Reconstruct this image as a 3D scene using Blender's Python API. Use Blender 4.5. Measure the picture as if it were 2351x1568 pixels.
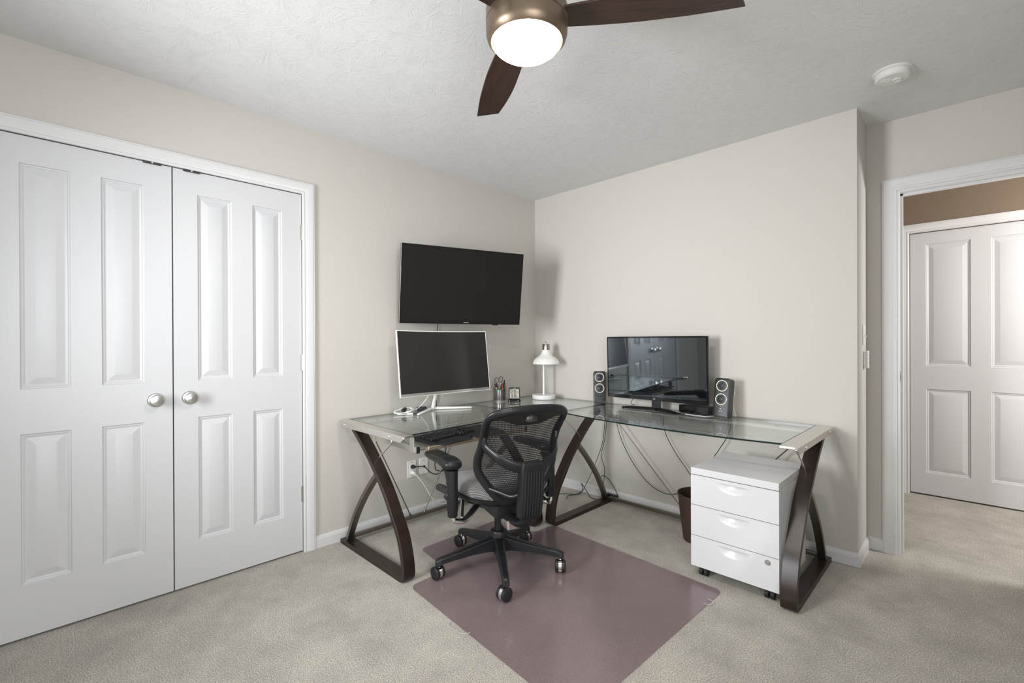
import bpy, bmesh, math, random
from mathutils import Vector, Matrix
PI = math.pi
rnd = random.Random(7)
for o in list(bpy.data.objects): bpy.data.objects.remove(o)
S = bpy.context.scene
C = S.collection
# ------------------------------------------------------------------ camera, world, lights, exposure
S.view_settings.view_transform = 'Standard'; S.view_settings.look = 'None'
S.view_settings.gamma = 1; S.view_settings.use_curve_mapping = False
S.view_settings.exposure = -0.04
CX, CY, CZ, YAW, PIT, ROL, FPX = 2.7433, -3.0549, 1.2116, .7818, -.0021, -.0040, 1070.87
_F = Vector((-math.sin(YAW)*math.cos(PIT), math.cos(YAW)*math.cos(PIT), math.sin(PIT)))
_R0 = Vector((math.cos(YAW), math.sin(YAW), 0)); _U0 = _R0.cross(_F)
_R = _R0*math.cos(ROL)+_U0*math.sin(ROL); _U = _U0*math.cos(ROL)-_R0*math.sin(ROL)
cd = bpy.data.cameras.new('camera'); cam = bpy.data.objects.new('camera', cd); C.objects.link(cam)
cd.sensor_width = 36; cd.lens = 36*FPX/2351; cd.clip_start = .05
cam.matrix_world = Matrix(((_R.x, _U.x, -_F.x, CX), (_R.y, _U.y, -_F.y, CY), (_R.z, _U.z, -_F.z, CZ), (0, 0, 0, 1)))
S.camera = cam
w = bpy.data.worlds.new('world'); S.world = w; w.use_nodes = True
w.node_tree.nodes['Background'].inputs[0].default_value = (.8, .9, 1, 1); w.node_tree.nodes['Background'].inputs[1].default_value = 1.0

def area(name, loc, rot, sx, sy, power, col, spread=180):
    l = bpy.data.lights.new(name, 'AREA'); l.shape = 'RECTANGLE'; l.size = sx; l.size_y = sy
    l.energy = power; l.color = col; l.spread = math.radians(spread)
    o = bpy.data.objects.new(name, l); C.objects.link(o); o.location = loc; o.rotation_euler = rot
    return o
YR = -3.95      # rear wall
XR = 3.65       # right wall
# daylight in the inferred rear window, plus an invented side light filling the room
area('daylight_rear', (1.05, YR-.03, 1.40), (PI/2, 0, 0), .60, 1.0, 32, (.96, .98, 1), 100)
area('side_fill', (XR+.03, -3.15, 1.35), (PI/2, 0, PI/2), 1.3, 1.5, 43, (.96, .98, 1))
# stand-in for the hall's own light, at mid height (beyond the doorway, out of view)
hl = bpy.data.lights.new('hall_light', 'POINT'); hl.energy = 112; hl.color = (1, .98, .96); hl.shadow_soft_size = .12
ho = bpy.data.objects.new('hall_light', hl); C.objects.link(ho); ho.location = (4.1, .75, 1.7)

# ------------------------------------------------------------------ materials
def srgb(r, g, b):
    f = lambda c: (c/255/12.92) if c/255 <= .04045 else ((c/255+.055)/1.055)**2.4
    return (f(r), f(g), f(b), 1)
def mat(name, col=(.5, .5, .5, 1), rough=.5, metal=0, coat=0, spec=.5, aniso=0):
    m = bpy.data.materials.new(name); m.use_nodes = True
    b = m.node_tree.nodes['Principled BSDF']
    b.inputs['Base Color'].default_value = col; b.inputs['Roughness'].default_value = rough
    b.inputs['Metallic'].default_value = metal; b.inputs['Coat Weight'].default_value = coat
    b.inputs['Specular IOR Level'].default_value = spec
    if aniso: b.inputs['Anisotropic'].default_value = aniso
    return m
def N(m, t, **kw):
    n = m.node_tree.nodes.new(t)
    for k, v in kw.items():
        if k in n.inputs.keys(): n.inputs[k].default_value = v
        else: setattr(n, k, v)
    return n
def L(m, a, b): m.node_tree.links.new(a, b)
def P(m): return m.node_tree.nodes['Principled BSDF']
def math_(m, op, a, b=None, c=None):
    n = m.node_tree.nodes.new('ShaderNodeMath'); n.operation = op
    for i, v in enumerate((a, b, c)):
        if v is None: continue
        if isinstance(v, (int, float)): n.inputs[i].default_value = v
        else: L(m, v, n.inputs[i])
    return n.outputs[0]
def ramp(m, fac, stops):
    r = N(m, 'ShaderNodeValToRGB'); e = r.color_ramp.elements
    while len(e) < len(stops): e.new(.5)
    for i, (p, c) in enumerate(stops): e[i].position = p; e[i].color = c
    L(m, fac, r.inputs[0]); return r.outputs[0]
def noise(m, scale, detail=2, rough=.5, vec=None):
    n = N(m, 'ShaderNodeTexNoise'); n.inputs['Scale'].default_value = scale; n.inputs['Detail'].default_value = detail; n.inputs['Roughness'].default_value = rough
    if vec is not None: L(m, vec, n.inputs['Vector'])
    return n
def objco(m): return N(m, 'ShaderNodeTexCoord').outputs['Object']
def bump(m, h, strength, dist):
    b = N(m, 'ShaderNodeBump'); b.inputs['Strength'].default_value = strength; b.inputs['Distance'].default_value = dist
    L(m, h, b.inputs['Height']); L(m, b.outputs[0], P(m).inputs['Normal']); return b

def noisy(name, col, rough, metal=0, nscale=120, bstr=.15, bdist=.001, var=.06, coat=0, spec=.5):
    m = mat(name, col, rough, metal, coat, spec); v = objco(m); n = noise(m, nscale, 3, .6, v)
    c2 = tuple(max(0, x*(1-var)) for x in col[:3])+(1,); c3 = tuple(min(1, x*(1+var)) for x in col[:3])+(1,)
    L(m, ramp(m, n.outputs[0], [(.35, c2), (.65, c3)]), P(m).inputs['Base Color'])
    bump(m, n.outputs[0], bstr, bdist); return m
M = {}
M['wall'] = noisy('wall_paint', (.568, .543, .505, 1), .75, nscale=260, bstr=.08, bdist=.0006, var=.012)
M['hallwall'] = noisy('hall_paint', (.20, .15, .105, 1), .75, nscale=260, bstr=.08, bdist=.0006, var=.012)
M['trim'] = noisy('trim_paint', (.67, .67, .675, 1), .35, nscale=60, bstr=.03, bdist=.0005, var=.01)
M['door'] = noisy('door_paint', (.61, .615, .63, 1), .38, nscale=300, bstr=.05, bdist=.0004, var=.01)
M['black'] = mat('black_plastic', (.012, .013, .015, 1), .42)
M['chairblack'] = noisy('chair_plastic', (.010, .0105, .012, 1), .36, spec=.38, nscale=900, bstr=.12, bdist=.0003, var=.1)
M['headpl'] = mat('headpiece_plastic', (.022, .019, .017, 1), .42)
M['basebl'] = mat('base_nylon', (.008, .009, .011, 1), .38)
M['gloss'] = mat('gloss_black', (.006, .006, .007, 1), .06)
M['rubber'] = mat('rubber', (.012, .012, .012, 1), .6)
M['chrome'] = mat('chrome', (.86, .85, .84, 1), .16, 1)
M['cleartab'] = mat('clear_tab', (.62, .60, .57, 1), .15)
P(M['cleartab']).inputs['Alpha'].default_value = .45
M['nickel'] = mat('brushed_nickel', (.60, .59, .57, 1), .28, 1)
M['capmetal'] = mat('brushed_cap', (.36, .34, .32, 1), .3, 1)
M['silver'] = noisy('silver_metal', (.72, .70, .66, 1), .38, 1, nscale=400, bstr=.03, bdist=.0003, var=.04)
M['trayedge'] = mat('tray_edge_warm_reflection', (.52, .42, .31, 1), .4, .85)  # warm reflection on the tray edge put into its base colour
M['darkmetal'] = mat('grey_metal', (.22, .20, .17, 1), .4, 1)
M['bronze'] = mat('fan_bronze', (.20, .15, .105, 1), .36, .75)
M['white'] = mat('white_enamel', (.84, .84, .82, 1), .35)
M['whitegloss'] = mat('white_lacquer', (.65, .65, .665, 1), .22)
M['whiteplastic'] = mat('white_plastic', (.80, .80, .78, 1), .35)
M['smoke'] = mat('smoke_plastic', (.74, .74, .73, 1), .4)
M['cordblk'] = mat('black_cord', (.012, .012, .012, 1), .5)
M['cordwht'] = mat('white_cord', (.78, .78, .76, 1), .4)
M['screen'] = mat('screen_gloss', (.005, .0055, .007, 1), .03, spec=1.0); P(M['screen']).inputs['IOR'].default_value = 1.9; P(M['screen']).inputs['Specular Tint'].default_value = (.82, .92, 1, 1)
M['screen2'] = mat('screen_semi', (.008, .008, .008, 1), .12, spec=.55)
M['screen3'] = mat('screen_matte', (.016, .013, .012, 1), .33, spec=.5)
M['cream'] = mat('cream_ring', (.86, .82, .70, 1), .4)
M['conegrey'] = mat('speaker_cone', (.030, .030, .034, 1), .45)
M['spk'] = mat('speaker_body', (.011, .0115, .014, 1), .42)
M['lcd'] = mat('lcd_panel', (.50, .47, .39, 1), .3)
M['lcdink'] = mat('lcd_ink', (.02, .02, .02, 1), .5)
M['mark'] = mat('printed_mark', (.75, .75, .75, 1), .5)
M['glassedge'] = mat('glass_edge', (.006, .018, .016, 1), .1)
def carpet():
    m = mat('carpet', rough=.95, spec=.1); v = objco(m)
    a = noise(m, 215, 4, .8, v); b = noise(m, 4.5, 8, .72, v); c = noise(m, 60, 2, .5, v)
    col = ramp(m, a.outputs[0], [(.34, (.15, .135, .115, 1)), (.5, (.53, .495, .44, 1)), (.66, (1.0, .955, .87, 1))])
    pil = ramp(m, b.outputs[0], [(.36, (.82, .815, .805, 1)), (.50, (.97, .97, .96, 1)), (.62, (1.10, 1.10, 1.09, 1))])
    mx = N(m, 'ShaderNodeMix', data_type='RGBA', blend_type='MULTIPLY'); mx.inputs[0].default_value = 1
    L(m, col, mx.inputs[6]); L(m, pil, mx.inputs[7]); L(m, mx.outputs[2], P(m).inputs['Base Color'])
    h = math_(m, 'ADD', a.outputs[0], math_(m, 'MULTIPLY', c.outputs[0], .25)); bump(m, h, 1.0, .006)
    P(m).inputs['Sheen Weight'].default_value = .2
    return m
M['carpet'] = carpet()
def ceiling():
    m = mat('ceiling_stomp', (.73, .73, .73, 1), .85, spec=.15); v = objco(m)
    H = None
    for k, (sc, off) in enumerate(((3.4, (0, 0, 0)), (4.3, (3.7, 1.9, 0)))):
        mp = N(m, 'ShaderNodeMapping'); mp.inputs['Location'].default_value = off; L(m, v, mp.inputs['Vector'])
        wob = noise(m, 9, 2, .5, mp.outputs[0])
        wv = N(m, 'ShaderNodeVectorMath', operation='MULTIPLY_ADD'); L(m, wob.outputs['Color'], wv.inputs[0]); wv.inputs[1].default_value = (.05, .05, 0); L(m, mp.outputs[0], wv.inputs[2])
        vo = N(m, 'ShaderNodeTexVoronoi'); vo.inputs['Scale'].default_value = sc; vo.voronoi_dimensions = '2D'; L(m, wv.outputs[0], vo.inputs['Vector'])
        d = N(m, 'ShaderNodeVectorMath', operation='SUBTRACT'); L(m, wv.outputs[0], d.inputs[0]); L(m, vo.outputs['Position'], d.inputs[1])
        sp = N(m, 'ShaderNodeSeparateXYZ'); L(m, d.outputs[0], sp.inputs[0])
        ang = math_(m, 'ARCTAN2', sp.outputs[1], sp.outputs[0])
        ln = N(m, 'ShaderNodeVectorMath', operation='LENGTH'); L(m, d.outputs[0], ln.inputs[0]); r = ln.outputs['Value']
        cb = N(m, 'ShaderNodeCombineXYZ')
        L(m, math_(m, 'MULTIPLY', math_(m, 'COSINE', ang), 7), cb.inputs[0]); L(m, math_(m, 'MULTIPLY', math_(m, 'SINE', ang), 7), cb.inputs[1])
        sc2 = N(m, 'ShaderNodeSeparateColor'); L(m, vo.outputs['Color'], sc2.inputs[0])
        L(m, math_(m, 'ADD', math_(m, 'MULTIPLY', r, 13), math_(m, 'MULTIPLY', sc2.outputs[0], 40)), cb.inputs[2])
        n = noise(m, 1.6, 3, .62, cb.outputs[0])
        rid = math_(m, 'SUBTRACT', 1, math_(m, 'MULTIPLY', math_(m, 'ABSOLUTE', math_(m, 'SUBTRACT', n.outputs[0], .5)), 16))
        rid = math_(m, 'MAXIMUM', rid, 0)
        brk = noise(m, 17, 4, .65, mp.outputs[0])
        rid = math_(m, 'MULTIPLY', rid, math_(m, 'MINIMUM', math_(m, 'MAXIMUM', math_(m, 'MULTIPLY', math_(m, 'SUBTRACT', brk.outputs[0], .475), 8), 0), 1))
        H = rid if H is None else math_(m, 'MAXIMUM', H, rid)
    fine = noise(m, 90, 2, .5, v)
    H = math_(m, 'ADD', H, math_(m, 'MULTIPLY', fine.outputs[0], .12))
    bump(m, H, .34, .003); return m
M['ceiling'] = ceiling()
def wood(name, c1, c2, rough, sc=(1, 1, 14), coat=.25):
    m = mat(name, c1, rough, coat=coat); v = objco(m)
    mp = N(m, 'ShaderNodeMapping'); mp.inputs['Scale'].default_value = sc; L(m, v, mp.inputs[0])
    n = noise(m, 9, 6, .65, mp.outputs[0]); L(m, ramp(m, n.outputs[0], [(.3, c1), (.7, c2)]), P(m).inputs['Base Color'])
    bump(m, n.outputs[0], .06, .001); P(m).inputs['Coat Roughness'].default_value = .3; return m
M['espresso'] = wood('espresso_wood', (.008, .0035, .0025, 1), (.024, .010, .006, 1), .38, (3, 3, 1), .12)
M['blade'] = wood('walnut_blade', (.016, .0075, .005, 1), (.055, .026, .016, 1), .42, (1.2, 14, 14), .1)
def fres(m, ior):     # thin sheet: the same reflectance seen from either side
    f = N(m, 'ShaderNodeFresnel'); ge = N(m, 'ShaderNodeNewGeometry')
    L(m, math_(m, 'ADD', ior, math_(m, 'MULTIPLY', ge.outputs['Backfacing'], 1/ior-ior)), f.inputs[0]); return f
def glass():
    m = bpy.data.materials.new('desk_glass'); m.use_nodes = True; nt = m.node_tree; nt.nodes.clear()
    o = N(m, 'ShaderNodeOutputMaterial'); t = N(m, 'ShaderNodeBsdfTransparent'); t.inputs[0].default_value = (.972, .988, .984, 1)
    g = N(m, 'ShaderNodeBsdfGlossy'); g.inputs['Roughness'].default_value = .012; g.inputs[0].default_value = (.97, 1, 1, 1)
    f = fres(m, 1.52)
    mx = N(m, 'ShaderNodeMixShader'); L(m, f.outputs[0], mx.inputs[0]); L(m, t.outputs[0], mx.inputs[1]); L(m, g.outputs[0], mx.inputs[2]); L(m, mx.outputs[0], o.inputs[0]); return m
M['glass'] = glass()
def matmat():
    m = bpy.data.materials.new('mat_vinyl'); m.use_nodes = True; nt = m.node_tree; nt.nodes.clear()
    o = N(m, 'ShaderNodeOutputMaterial'); t = N(m, 'ShaderNodeBsdfTransparent'); t.inputs[0].default_value = (.83, .755, .77, 1)
    d = N(m, 'ShaderNodeBsdfDiffuse'); d.inputs[0].default_value = (.48, .41, .43, 1)
    m1 = N(m, 'ShaderNodeMixShader'); m1.inputs[0].default_value = .20; L(m, t.outputs[0], m1.inputs[1]); L(m, d.outputs[0], m1.inputs[2])
    g = N(m, 'ShaderNodeBsdfGlossy'); g.inputs['Roughness'].default_value = .17
    n = noise(m, 130, 2, .5, objco(m)); bp = N(m, 'ShaderNodeBump'); bp.inputs['Strength'].default_value = .25; bp.inputs['Distance'].default_value = .001
    L(m, n.outputs[0], bp.inputs['Height']); L(m, bp.outputs[0], g.inputs['Normal'])
    f = fres(m, 1.5)
    mx = N(m, 'ShaderNodeMixShader'); L(m, f.outputs[0], mx.inputs[0]); L(m, m1.outputs[0], mx.inputs[1]); L(m, g.outputs[0], mx.inputs[2]); L(m, mx.outputs[0], o.inputs[0]); return m
M['mat'] = matmat()
def clearp():
    m = bpy.data.materials.new('clear_plastic'); m.use_nodes = True; nt = m.node_tree; nt.nodes.clear()
    o = N(m, 'ShaderNodeOutputMaterial'); t = N(m, 'ShaderNodeBsdfTransparent'); t.inputs[0].default_value = (.72, .72, .74, 1)
    g = N(m, 'ShaderNodeBsdfGlossy'); g.inputs['Roughness'].default_value = .15
    mx = N(m, 'ShaderNodeMixShader'); mx.inputs[0].default_value = .32; L(m, t.outputs[0], mx.inputs[1]); L(m, g.outputs[0], mx.inputs[2]); L(m, mx.outputs[0], o.inputs[0]); return m
M['clear'] = clearp()
def meshfab():      # woven net with staggered oval holes, drawn in the chair's own x/z
    m = mat('mesh_fabric', (.012, .012, .014, 1), .55); v = objco(m); sp = N(m, 'ShaderNodeSeparateXYZ'); L(m, v, sp.inputs[0])
    u = math_(m, 'DIVIDE', sp.outputs[0], .0056); z = math_(m, 'DIVIDE', sp.outputs[2], .0098)
    row = math_(m, 'FLOOR', z); u2 = math_(m, 'ADD', u, math_(m, 'MULTIPLY', math_(m, 'MODULO', math_(m, 'ADD', row, 100), 2), .5))
    fu = math_(m, 'SUBTRACT', math_(m, 'FRACT', math_(m, 'ADD', u2, 200)), .5); fz = math_(m, 'SUBTRACT', math_(m, 'FRACT', math_(m, 'ADD', z, 200)), .5)
    r = math_(m, 'ADD', math_(m, 'POWER', math_(m, 'ABSOLUTE', math_(m, 'DIVIDE', fu, .285)), 2), math_(m, 'POWER', math_(m, 'ABSOLUTE', math_(m, 'DIVIDE', fz, .345)), 2))
    L(m, math_(m, 'GREATER_THAN', r, 1), P(m).inputs['Alpha']); return m
M['mesh'] = meshfab()
def seatfab():
    m = mat('seat_fabric', (.3, .3, .3, 1), .7); v = objco(m); sp = N(m, 'ShaderNodeSeparateXYZ'); L(m, v, sp.inputs[0])
    k = 2*PI/.0118
    a = math_(m, 'MULTIPLY', math_(m, 'SINE', math_(m, 'MULTIPLY', sp.outputs[0], k)), math_(m, 'SINE', math_(m, 'MULTIPLY', math_(m, 'ADD', sp.outputs[1], math_(m, 'MULTIPLY', sp.outputs[2], .9)), k)))
    a = math_(m, 'ADD', math_(m, 'MULTIPLY', a, .5), .5)
    L(m, ramp(m, a, [(.25, (.04, .038, .037, 1)), (.75, (.22, .213, .203, 1))]), P(m).inputs['Base Color']); bump(m, a, .5, .003)
    P(m).inputs['Sheen Weight'].default_value = .3; return m
M['seat'] = seatfab()
def woven():
    m = mat('woven_brown', (.05, .025, .014, 1), .55); v = objco(m); sp = N(m, 'ShaderNodeSeparateXYZ'); L(m, v, sp.inputs[0])
    ang = math_(m, 'ARCTAN2', sp.outputs[1], sp.outputs[0])
    a = math_(m, 'MULTIPLY', math_(m, 'SINE', math_(m, 'MULTIPLY', ang, 60)), math_(m, 'SINE', math_(m, 'MULTIPLY', sp.outputs[2], 420)))
    a = math_(m, 'ADD', math_(m, 'MULTIPLY', a, .5), .5)
    L(m, ramp(m, a, [(.2, (.014, .008, .005, 1)), (.8, (.075, .040, .024, 1))]), P(m).inputs['Base Color']); bump(m, a, .6, .003); return m
M['woven'] = woven()
def emit(name, col, st):
    m = mat(name, col); P(m).inputs['Emission Color'].default_value = col; P(m).inputs['Emission Strength'].default_value = st; return m
M['diffuser'] = emit('lit_diffuser', (1, .935, .85, 1), 125)

# ------------------------------------------------------------------ mesh builder
class MB:
    def __init__(s): s.v = []; s.f = []; s.mi = []
    def add(s, vs, fs, mi=0, T=None):
        b = len(s.v); s.v += [tuple(T @ Vector(p)) if T else tuple(p) for p in vs]
        s.f += [tuple(b+i for i in f) for f in fs]; s.mi += [mi]*len(fs); return s
    def box(s, x0, x1, y0, y1, z0, z1, mi=0, T=None):
        return s.add([(x, y, z) for z in (z0, z1) for y in (y0, y1) for x in (x0, x1)],
                     [(0, 2, 3, 1), (4, 5, 7, 6), (0, 1, 5, 4), (2, 6, 7, 3), (0, 4, 6, 2), (1, 3, 7, 5)], mi, T)
    def prism(s, poly, ax, a, b, mi=0, T=None, side_mi=None):
        n = len(poly)
        def p3(p, t): return {'x': (t, p[0], p[1]), 'y': (p[0], t, p[1]), 'z': (p[0], p[1], t)}[ax]
        vs = [p3(p, a) for p in poly]+[p3(p, b) for p in poly]
        s.add(vs, [tuple(range(n)), tuple(range(2*n-1, n-1, -1))], mi, T)
        base = len(s.v)-2*n
        for i in range(n):
            j = (i+1) % n; s.f.append((base+i, base+j, base+n+j, base+n+i)); s.mi.append(mi if side_mi is None else side_mi)
        return s
    def rings(s, R, mi=0, T=None, caps=True, closed=False):
        n = len(R[0]); vs = [p for r in R for p in r]; fs = []
        m = len(R)
        for k in range(m if closed else m-1):
            a = k*n; b = ((k+1) % m)*n
            for i in range(n): j = (i+1) % n; fs.append((a+i, a+j, b+j, b+i))
        if caps and not closed: fs.append(tuple(range(n))[::-1]); fs.append(tuple((m-1)*n+i for i in range(n)))
        return s.add(vs, fs, mi, T)
    def tube(s, pts, r, n=8, mi=0, T=None, up=None, closed=False, caps=True, r2=None):
        P_ = [Vector(p) for p in pts]; m = len(P_); R = []
        nrm = None
        for i in range(m):
            if closed: t = P_[(i+1) % m]-P_[i-1]
            else: t = P_[min(i+1, m-1)]-P_[max(i-1, 0)]
            t.normalize()
            if up is not None: a = Vector(up) - t*t.dot(Vector(up)); a.normalize()
            else:
                if nrm is None: a = t.orthogonal().normalized()
                else: a = nrm - t*t.dot(nrm); a = a.normalized() if a.length > 1e-6 else t.orthogonal().normalized()
            nrm = a; b = t.cross(a)
            ra = r[i] if isinstance(r, (list, tuple)) else r
            rb = ra if r2 is None else (r2[i] if isinstance(r2, (list, tuple)) else r2)
            R.append([tuple(P_[i]+a*ra*math.cos(2*PI*k/n)+b*rb*math.sin(2*PI*k/n)) for k in range(n)])
        return s.rings(R, mi, T, caps, closed)
    def lathe(s, prof, n=32, c=(0, 0, 0), mi=0, T=None):
        R = [[(c[0]+r*math.cos(2*PI*k/n), c[1]+r*math.sin(2*PI*k/n), c[2]+z) for k in range(n)] for r, z in prof]
        return s.rings(R, mi, T, True)
    def build(s, name, m, parent=None, bevel=0, ang=35, flat=False, sub=0, seg=2):
        me = bpy.data.meshes.new(name); me.from_pydata(s.v, [], s.f)
        ms = m if isinstance(m, (list, tuple)) else [m]
        for x in ms: me.materials.append(M[x] if isinstance(x, str) else x)
        me.polygons.foreach_set('material_index', s.mi)
        bm = bmesh.new(); bm.from_mesh(me); bmesh.ops.remove_doubles(bm, verts=bm.verts, dist=1e-6)
        bmesh.ops.recalc_face_normals(bm, faces=bm.faces); bm.to_mesh(me); bm.free()
        if not flat:
            me.polygons.foreach_set('use_smooth', [True]*len(me.polygons)); me.set_sharp_from_angle(angle=math.radians(ang))
        o = bpy.data.objects.new(name, me); C.objects.link(o)
        if parent is not None: o.parent = parent
        if bevel:
            b = o.modifiers.new('bevel', 'BEVEL'); b.width = bevel; b.segments = seg; b.limit_method = 'ANGLE'; b.angle_limit = math.radians(40)
            b.harden_normals = False
        if sub:
            q = o.modifiers.new('sub', 'SUBSURF'); q.levels = sub; q.render_levels = sub
        return o
def tag(o, label=None, cat=None, group=None, kind=None):
    if label: o['label'] = label
    if cat: o['category'] = cat
    if group: o['group'] = group
    if kind: o['kind'] = kind
    return o
def thing(name, label, cat, loc=(0, 0, 0), rz=0, group=None, kind=None, rot=None):
    o = bpy.data.objects.new(name, None); C.objects.link(o); o.location = loc
    o.rotation_euler = rot if rot else (0, 0, rz); o.empty_display_size = .1
    return tag(o, label, cat, group, kind)
def struct(name, mb, m, parent=None, label=None, **kw):
    o = mb.build(name, m, parent, **kw)
    if parent is None: o['kind'] = 'structure'
    if label: o['label'] = label; 
    return o
def smooth_path(pts, n=8, closed=False):
    P_ = [Vector(p) for p in pts]; out = []; m = len(P_)
    for i in range(m if closed else m-1):
        p0 = P_[(i-1) % m] if (closed or i > 0) else P_[0]*2-P_[1]
        p1 = P_[i]; p2 = P_[(i+1) % m]; p3 = P_[(i+2) % m] if (closed or i+2 < m) else P_[-1]*2-P_[-2]
        for k in range(n):
            t = k/n
            out.append(.5*((2*p1)+(p2-p0)*t+(2*p0-5*p1+4*p2-p3)*t*t+(3*p1-p0-3*p2+p3)*t**3))
    if not closed: out.append(P_[-1])
    return out
def sp2(pts, n=8, closed=False): return [(p.x, p.y) for p in smooth_path([(a, b, 0) for a, b in pts], n, closed)]
def rrect(w, h, r, n=5, cx=0, cy=0):
    out = []
    for (sx, sy, a0) in ((1, 1, 0), (-1, 1, 90), (-1, -1, 180), (1, -1, 270)):
        for k in range(n+1):
            a = math.radians(a0+90*k/n); out.append((cx+sx*(w/2-r)+r*math.cos(a), cy+sy*(h/2-r)+r*math.sin(a)))
    return out
def text(name, s, size, m, parent, loc, rot, thick=.0003, align='CENTER', sx=1):
    cu = bpy.data.curves.new(name, 'FONT'); cu.body = s; cu.size = size; cu.extrude = thick; cu.align_x = align; cu.align_y = 'CENTER'
    t = bpy.data.objects.new(name, cu); C.objects.link(t)
    bpy.context.view_layer.update()
    me = bpy.data.meshes.new_from_object(t.evaluated_get(bpy.context.evaluated_depsgraph_get()))
    bpy.data.objects.remove(t); me.materials.clear(); me.materials.append(M[m])
    o = bpy.data.objects.new(name, me); C.objects.link(o); o.parent = parent; o.location = loc; o.rotation_euler = rot; o.scale = (sx, 1, 1)
    return o

# ------------------------------------------------------------------ ROOM SHELL
H = 2.44; L_ = 2.2985; E_ = .322; HY = 1.75; BH = .0703
CG = -2.61; CL0, CL1 = -3.22, -2.0; DH = 2.0577; CW = .0635       # closet opening y range, height, casing width
fl = MB(); fl.box(-.75, 6.2, -4.1, 2.0, -.06, 0); o = struct('floor', fl, 'carpet'); o['label'] = 'beige grey cut pile carpet'
ce = MB(); ce.box(-.12, 6.2, -4.1, 2.0, H, H+.06); struct('ceiling', ce, 'ceiling')
wl = MB()
wl.box(-.12, 0, -4.07, CL0-.02, 0, H); wl.box(-.12, 0, CL1+.02, .12, 0, H); wl.box(-.12, 0, CL0-.02, CL1+.02, DH+.02, H)
struct('wall_left', wl, 'wall')
cb = MB(); cb.box(-.72, -.66, CL0-.4, CL1+.4, 0, H); cb.box(-.66, -.12, CL0-.45, CL0-.4, 0, H); cb.box(-.66, -.12, CL1+.4, CL1+.45, 0, H); cb.box(-.66,-.12,CL0-.4,CL1+.4,H-.02,H)
struct('wall_closet', cb, 'wall')
wb = MB(); wb.prism([(0, 0), (L_, 0), (L_, E_), (L_-.12, E_), (L_-.12, .12), (0, .12)], 'z', 0, H); struct('wall_back', wb, 'wall')
OX0, OX1, OH = 2.444, 3.27, 2.031
wd = MB(); wd.box(L_-.1, OX0-.02, E_, E_+.12, 0, H); wd.box(OX1+.02, XR+.12, E_, E_+.12, 0, H); wd.box(OX0-.02, OX1+.02, E_, E_+.12, OH+.02, H); struct('wall_doorway', wd, 'wall')
wr = MB()
wr.box(XR, XR+.12, -4.07, -3.85, 0, H); wr.box(XR, XR+.12, -2.45, E_, 0, H); wr.box(XR, XR+.12, -3.85, -2.45, 0, .55); wr.box(XR, XR+.12, -3.85, -2.45, 2.15, H)  # gap left for the added side window
struct('wall_right', wr, 'wall')
we = MB(); we.box(-.12, .70, YR-.12, YR, 0, H); we.box(1.40, XR+.12, YR-.12, YR, 0, H); we.box(.70, 1.40, YR-.12, YR, 0, .85); we.box(.70, 1.40, YR-.12, YR, 2.05, H)
struct('wall_rear', we, 'wall')
wh = MB(); wh.box(.9, 2.378, HY, HY+.1, 0, H); wh.box(3.2, 6.2, HY, HY+.1, 0, H); wh.box(2.378, 3.2, HY, HY+.1, 2.035, H); struct('wall_hall', wh, 'hallwall')
wh = MB(); wh.box(.84, .9, E_+.12, HY, 0, H); wh.box(6.1, 6.2, E_+.12, HY, 0, H); wh.box(.9, L_-.1, E_+.12, E_+.16, 0, H); wh.box(XR+.12, 6.1, E_+.1, E_+.16, 0, H)
struct('wall_hall_ends', wh, 'hallwall')
# windows out of view: rear one inferred, side one made up around its fill light
def window(name, T, w_, h_):
    f = MB()
    f.box(-w_/2, w_/2, -.03, .03, 0, .05, T=T); f.box(-w_/2, w_/2, -.03, .03, h_-.05, h_, T=T); f.box(-w_/2, w_/2, -.03, .03, h_/2-.02, h_/2+.02, T=T)
    for x in (-w_/2, w_/2-.05): f.box(x, x+.05, -.03, .03, 0, h_, T=T)
    f.box(-w_/2-.07, w_/2+.07, .05, .075, -.08, 0, T=T); f.box(-w_/2-.07, w_/2+.07, .05, .075, h_, h_+.07, T=T)
    f.box(-w_/2-.07, -w_/2, .05, .075, 0, h_, T=T); f.box(w_/2, w_/2+.07, .05, .075, 0, h_, T=T)
    struct(name, f, 'trim')
window('window_1', Matrix.Translation((1.05, YR-.07, .85)), .70, 1.2)
window('added_window', Matrix.Translation((XR+.07, -3.15, .55)) @ Matrix.Rotation(PI/2, 4, 'Z'), 1.4, 1.6)

CPROF = [(-.001, 0), (-.001, .009), (.003, .0115), (.010, .0125), (.014, .010), (.018, .0125), (.030, .0155), (.048, .018), (.056, .018), (.060, .0145), (.0635, .016), (.0635, 0)]
def casing(name, T, u0, u1, h):
    R = []
    for (u, v, ou, ov) in ((u0, 0, -1, 0), (u0, h, -1, 1), (u1, h, 1, 1), (u1, 0, 1, 0)):
        R.append([(u+ou*o_, -t, v+ov*o_) for o_, t in CPROF])
    m = MB(); m.rings(R, T=T); return struct(name, m, 'trim', ang=20)
TL = Matrix.Translation((0, 0, 0)) @ Matrix.Rotation(PI/2, 4, 'Z')     # u -> +y, face -> +x
casing('trim_1', TL, CL0, CL1, DH)
casing('trim_2', Matrix.Translation((0, E_, 0)), OX0-.012, OX1+.012, OH+.012)
casing('trim_3', Matrix.Translation((0, HY, 0)), 2.378-.004, 3.204, 2.04)
jb = MB()      # jambs of the doorway
jb.box(OX0-.02, OX0, E_-.002, E_+.122, 0, OH+.02); jb.box(OX1, OX1+.02, E_-.002, E_+.122, 0, OH+.02); jb.box(OX0, OX1, E_-.002, E_+.122, OH, OH+.02)
jb.box(OX0, OX0+.01, E_+.05, E_+.085, 0, OH); jb.box(OX0, OX1, E_+.05, E_+.085, OH-.01, OH)
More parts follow.
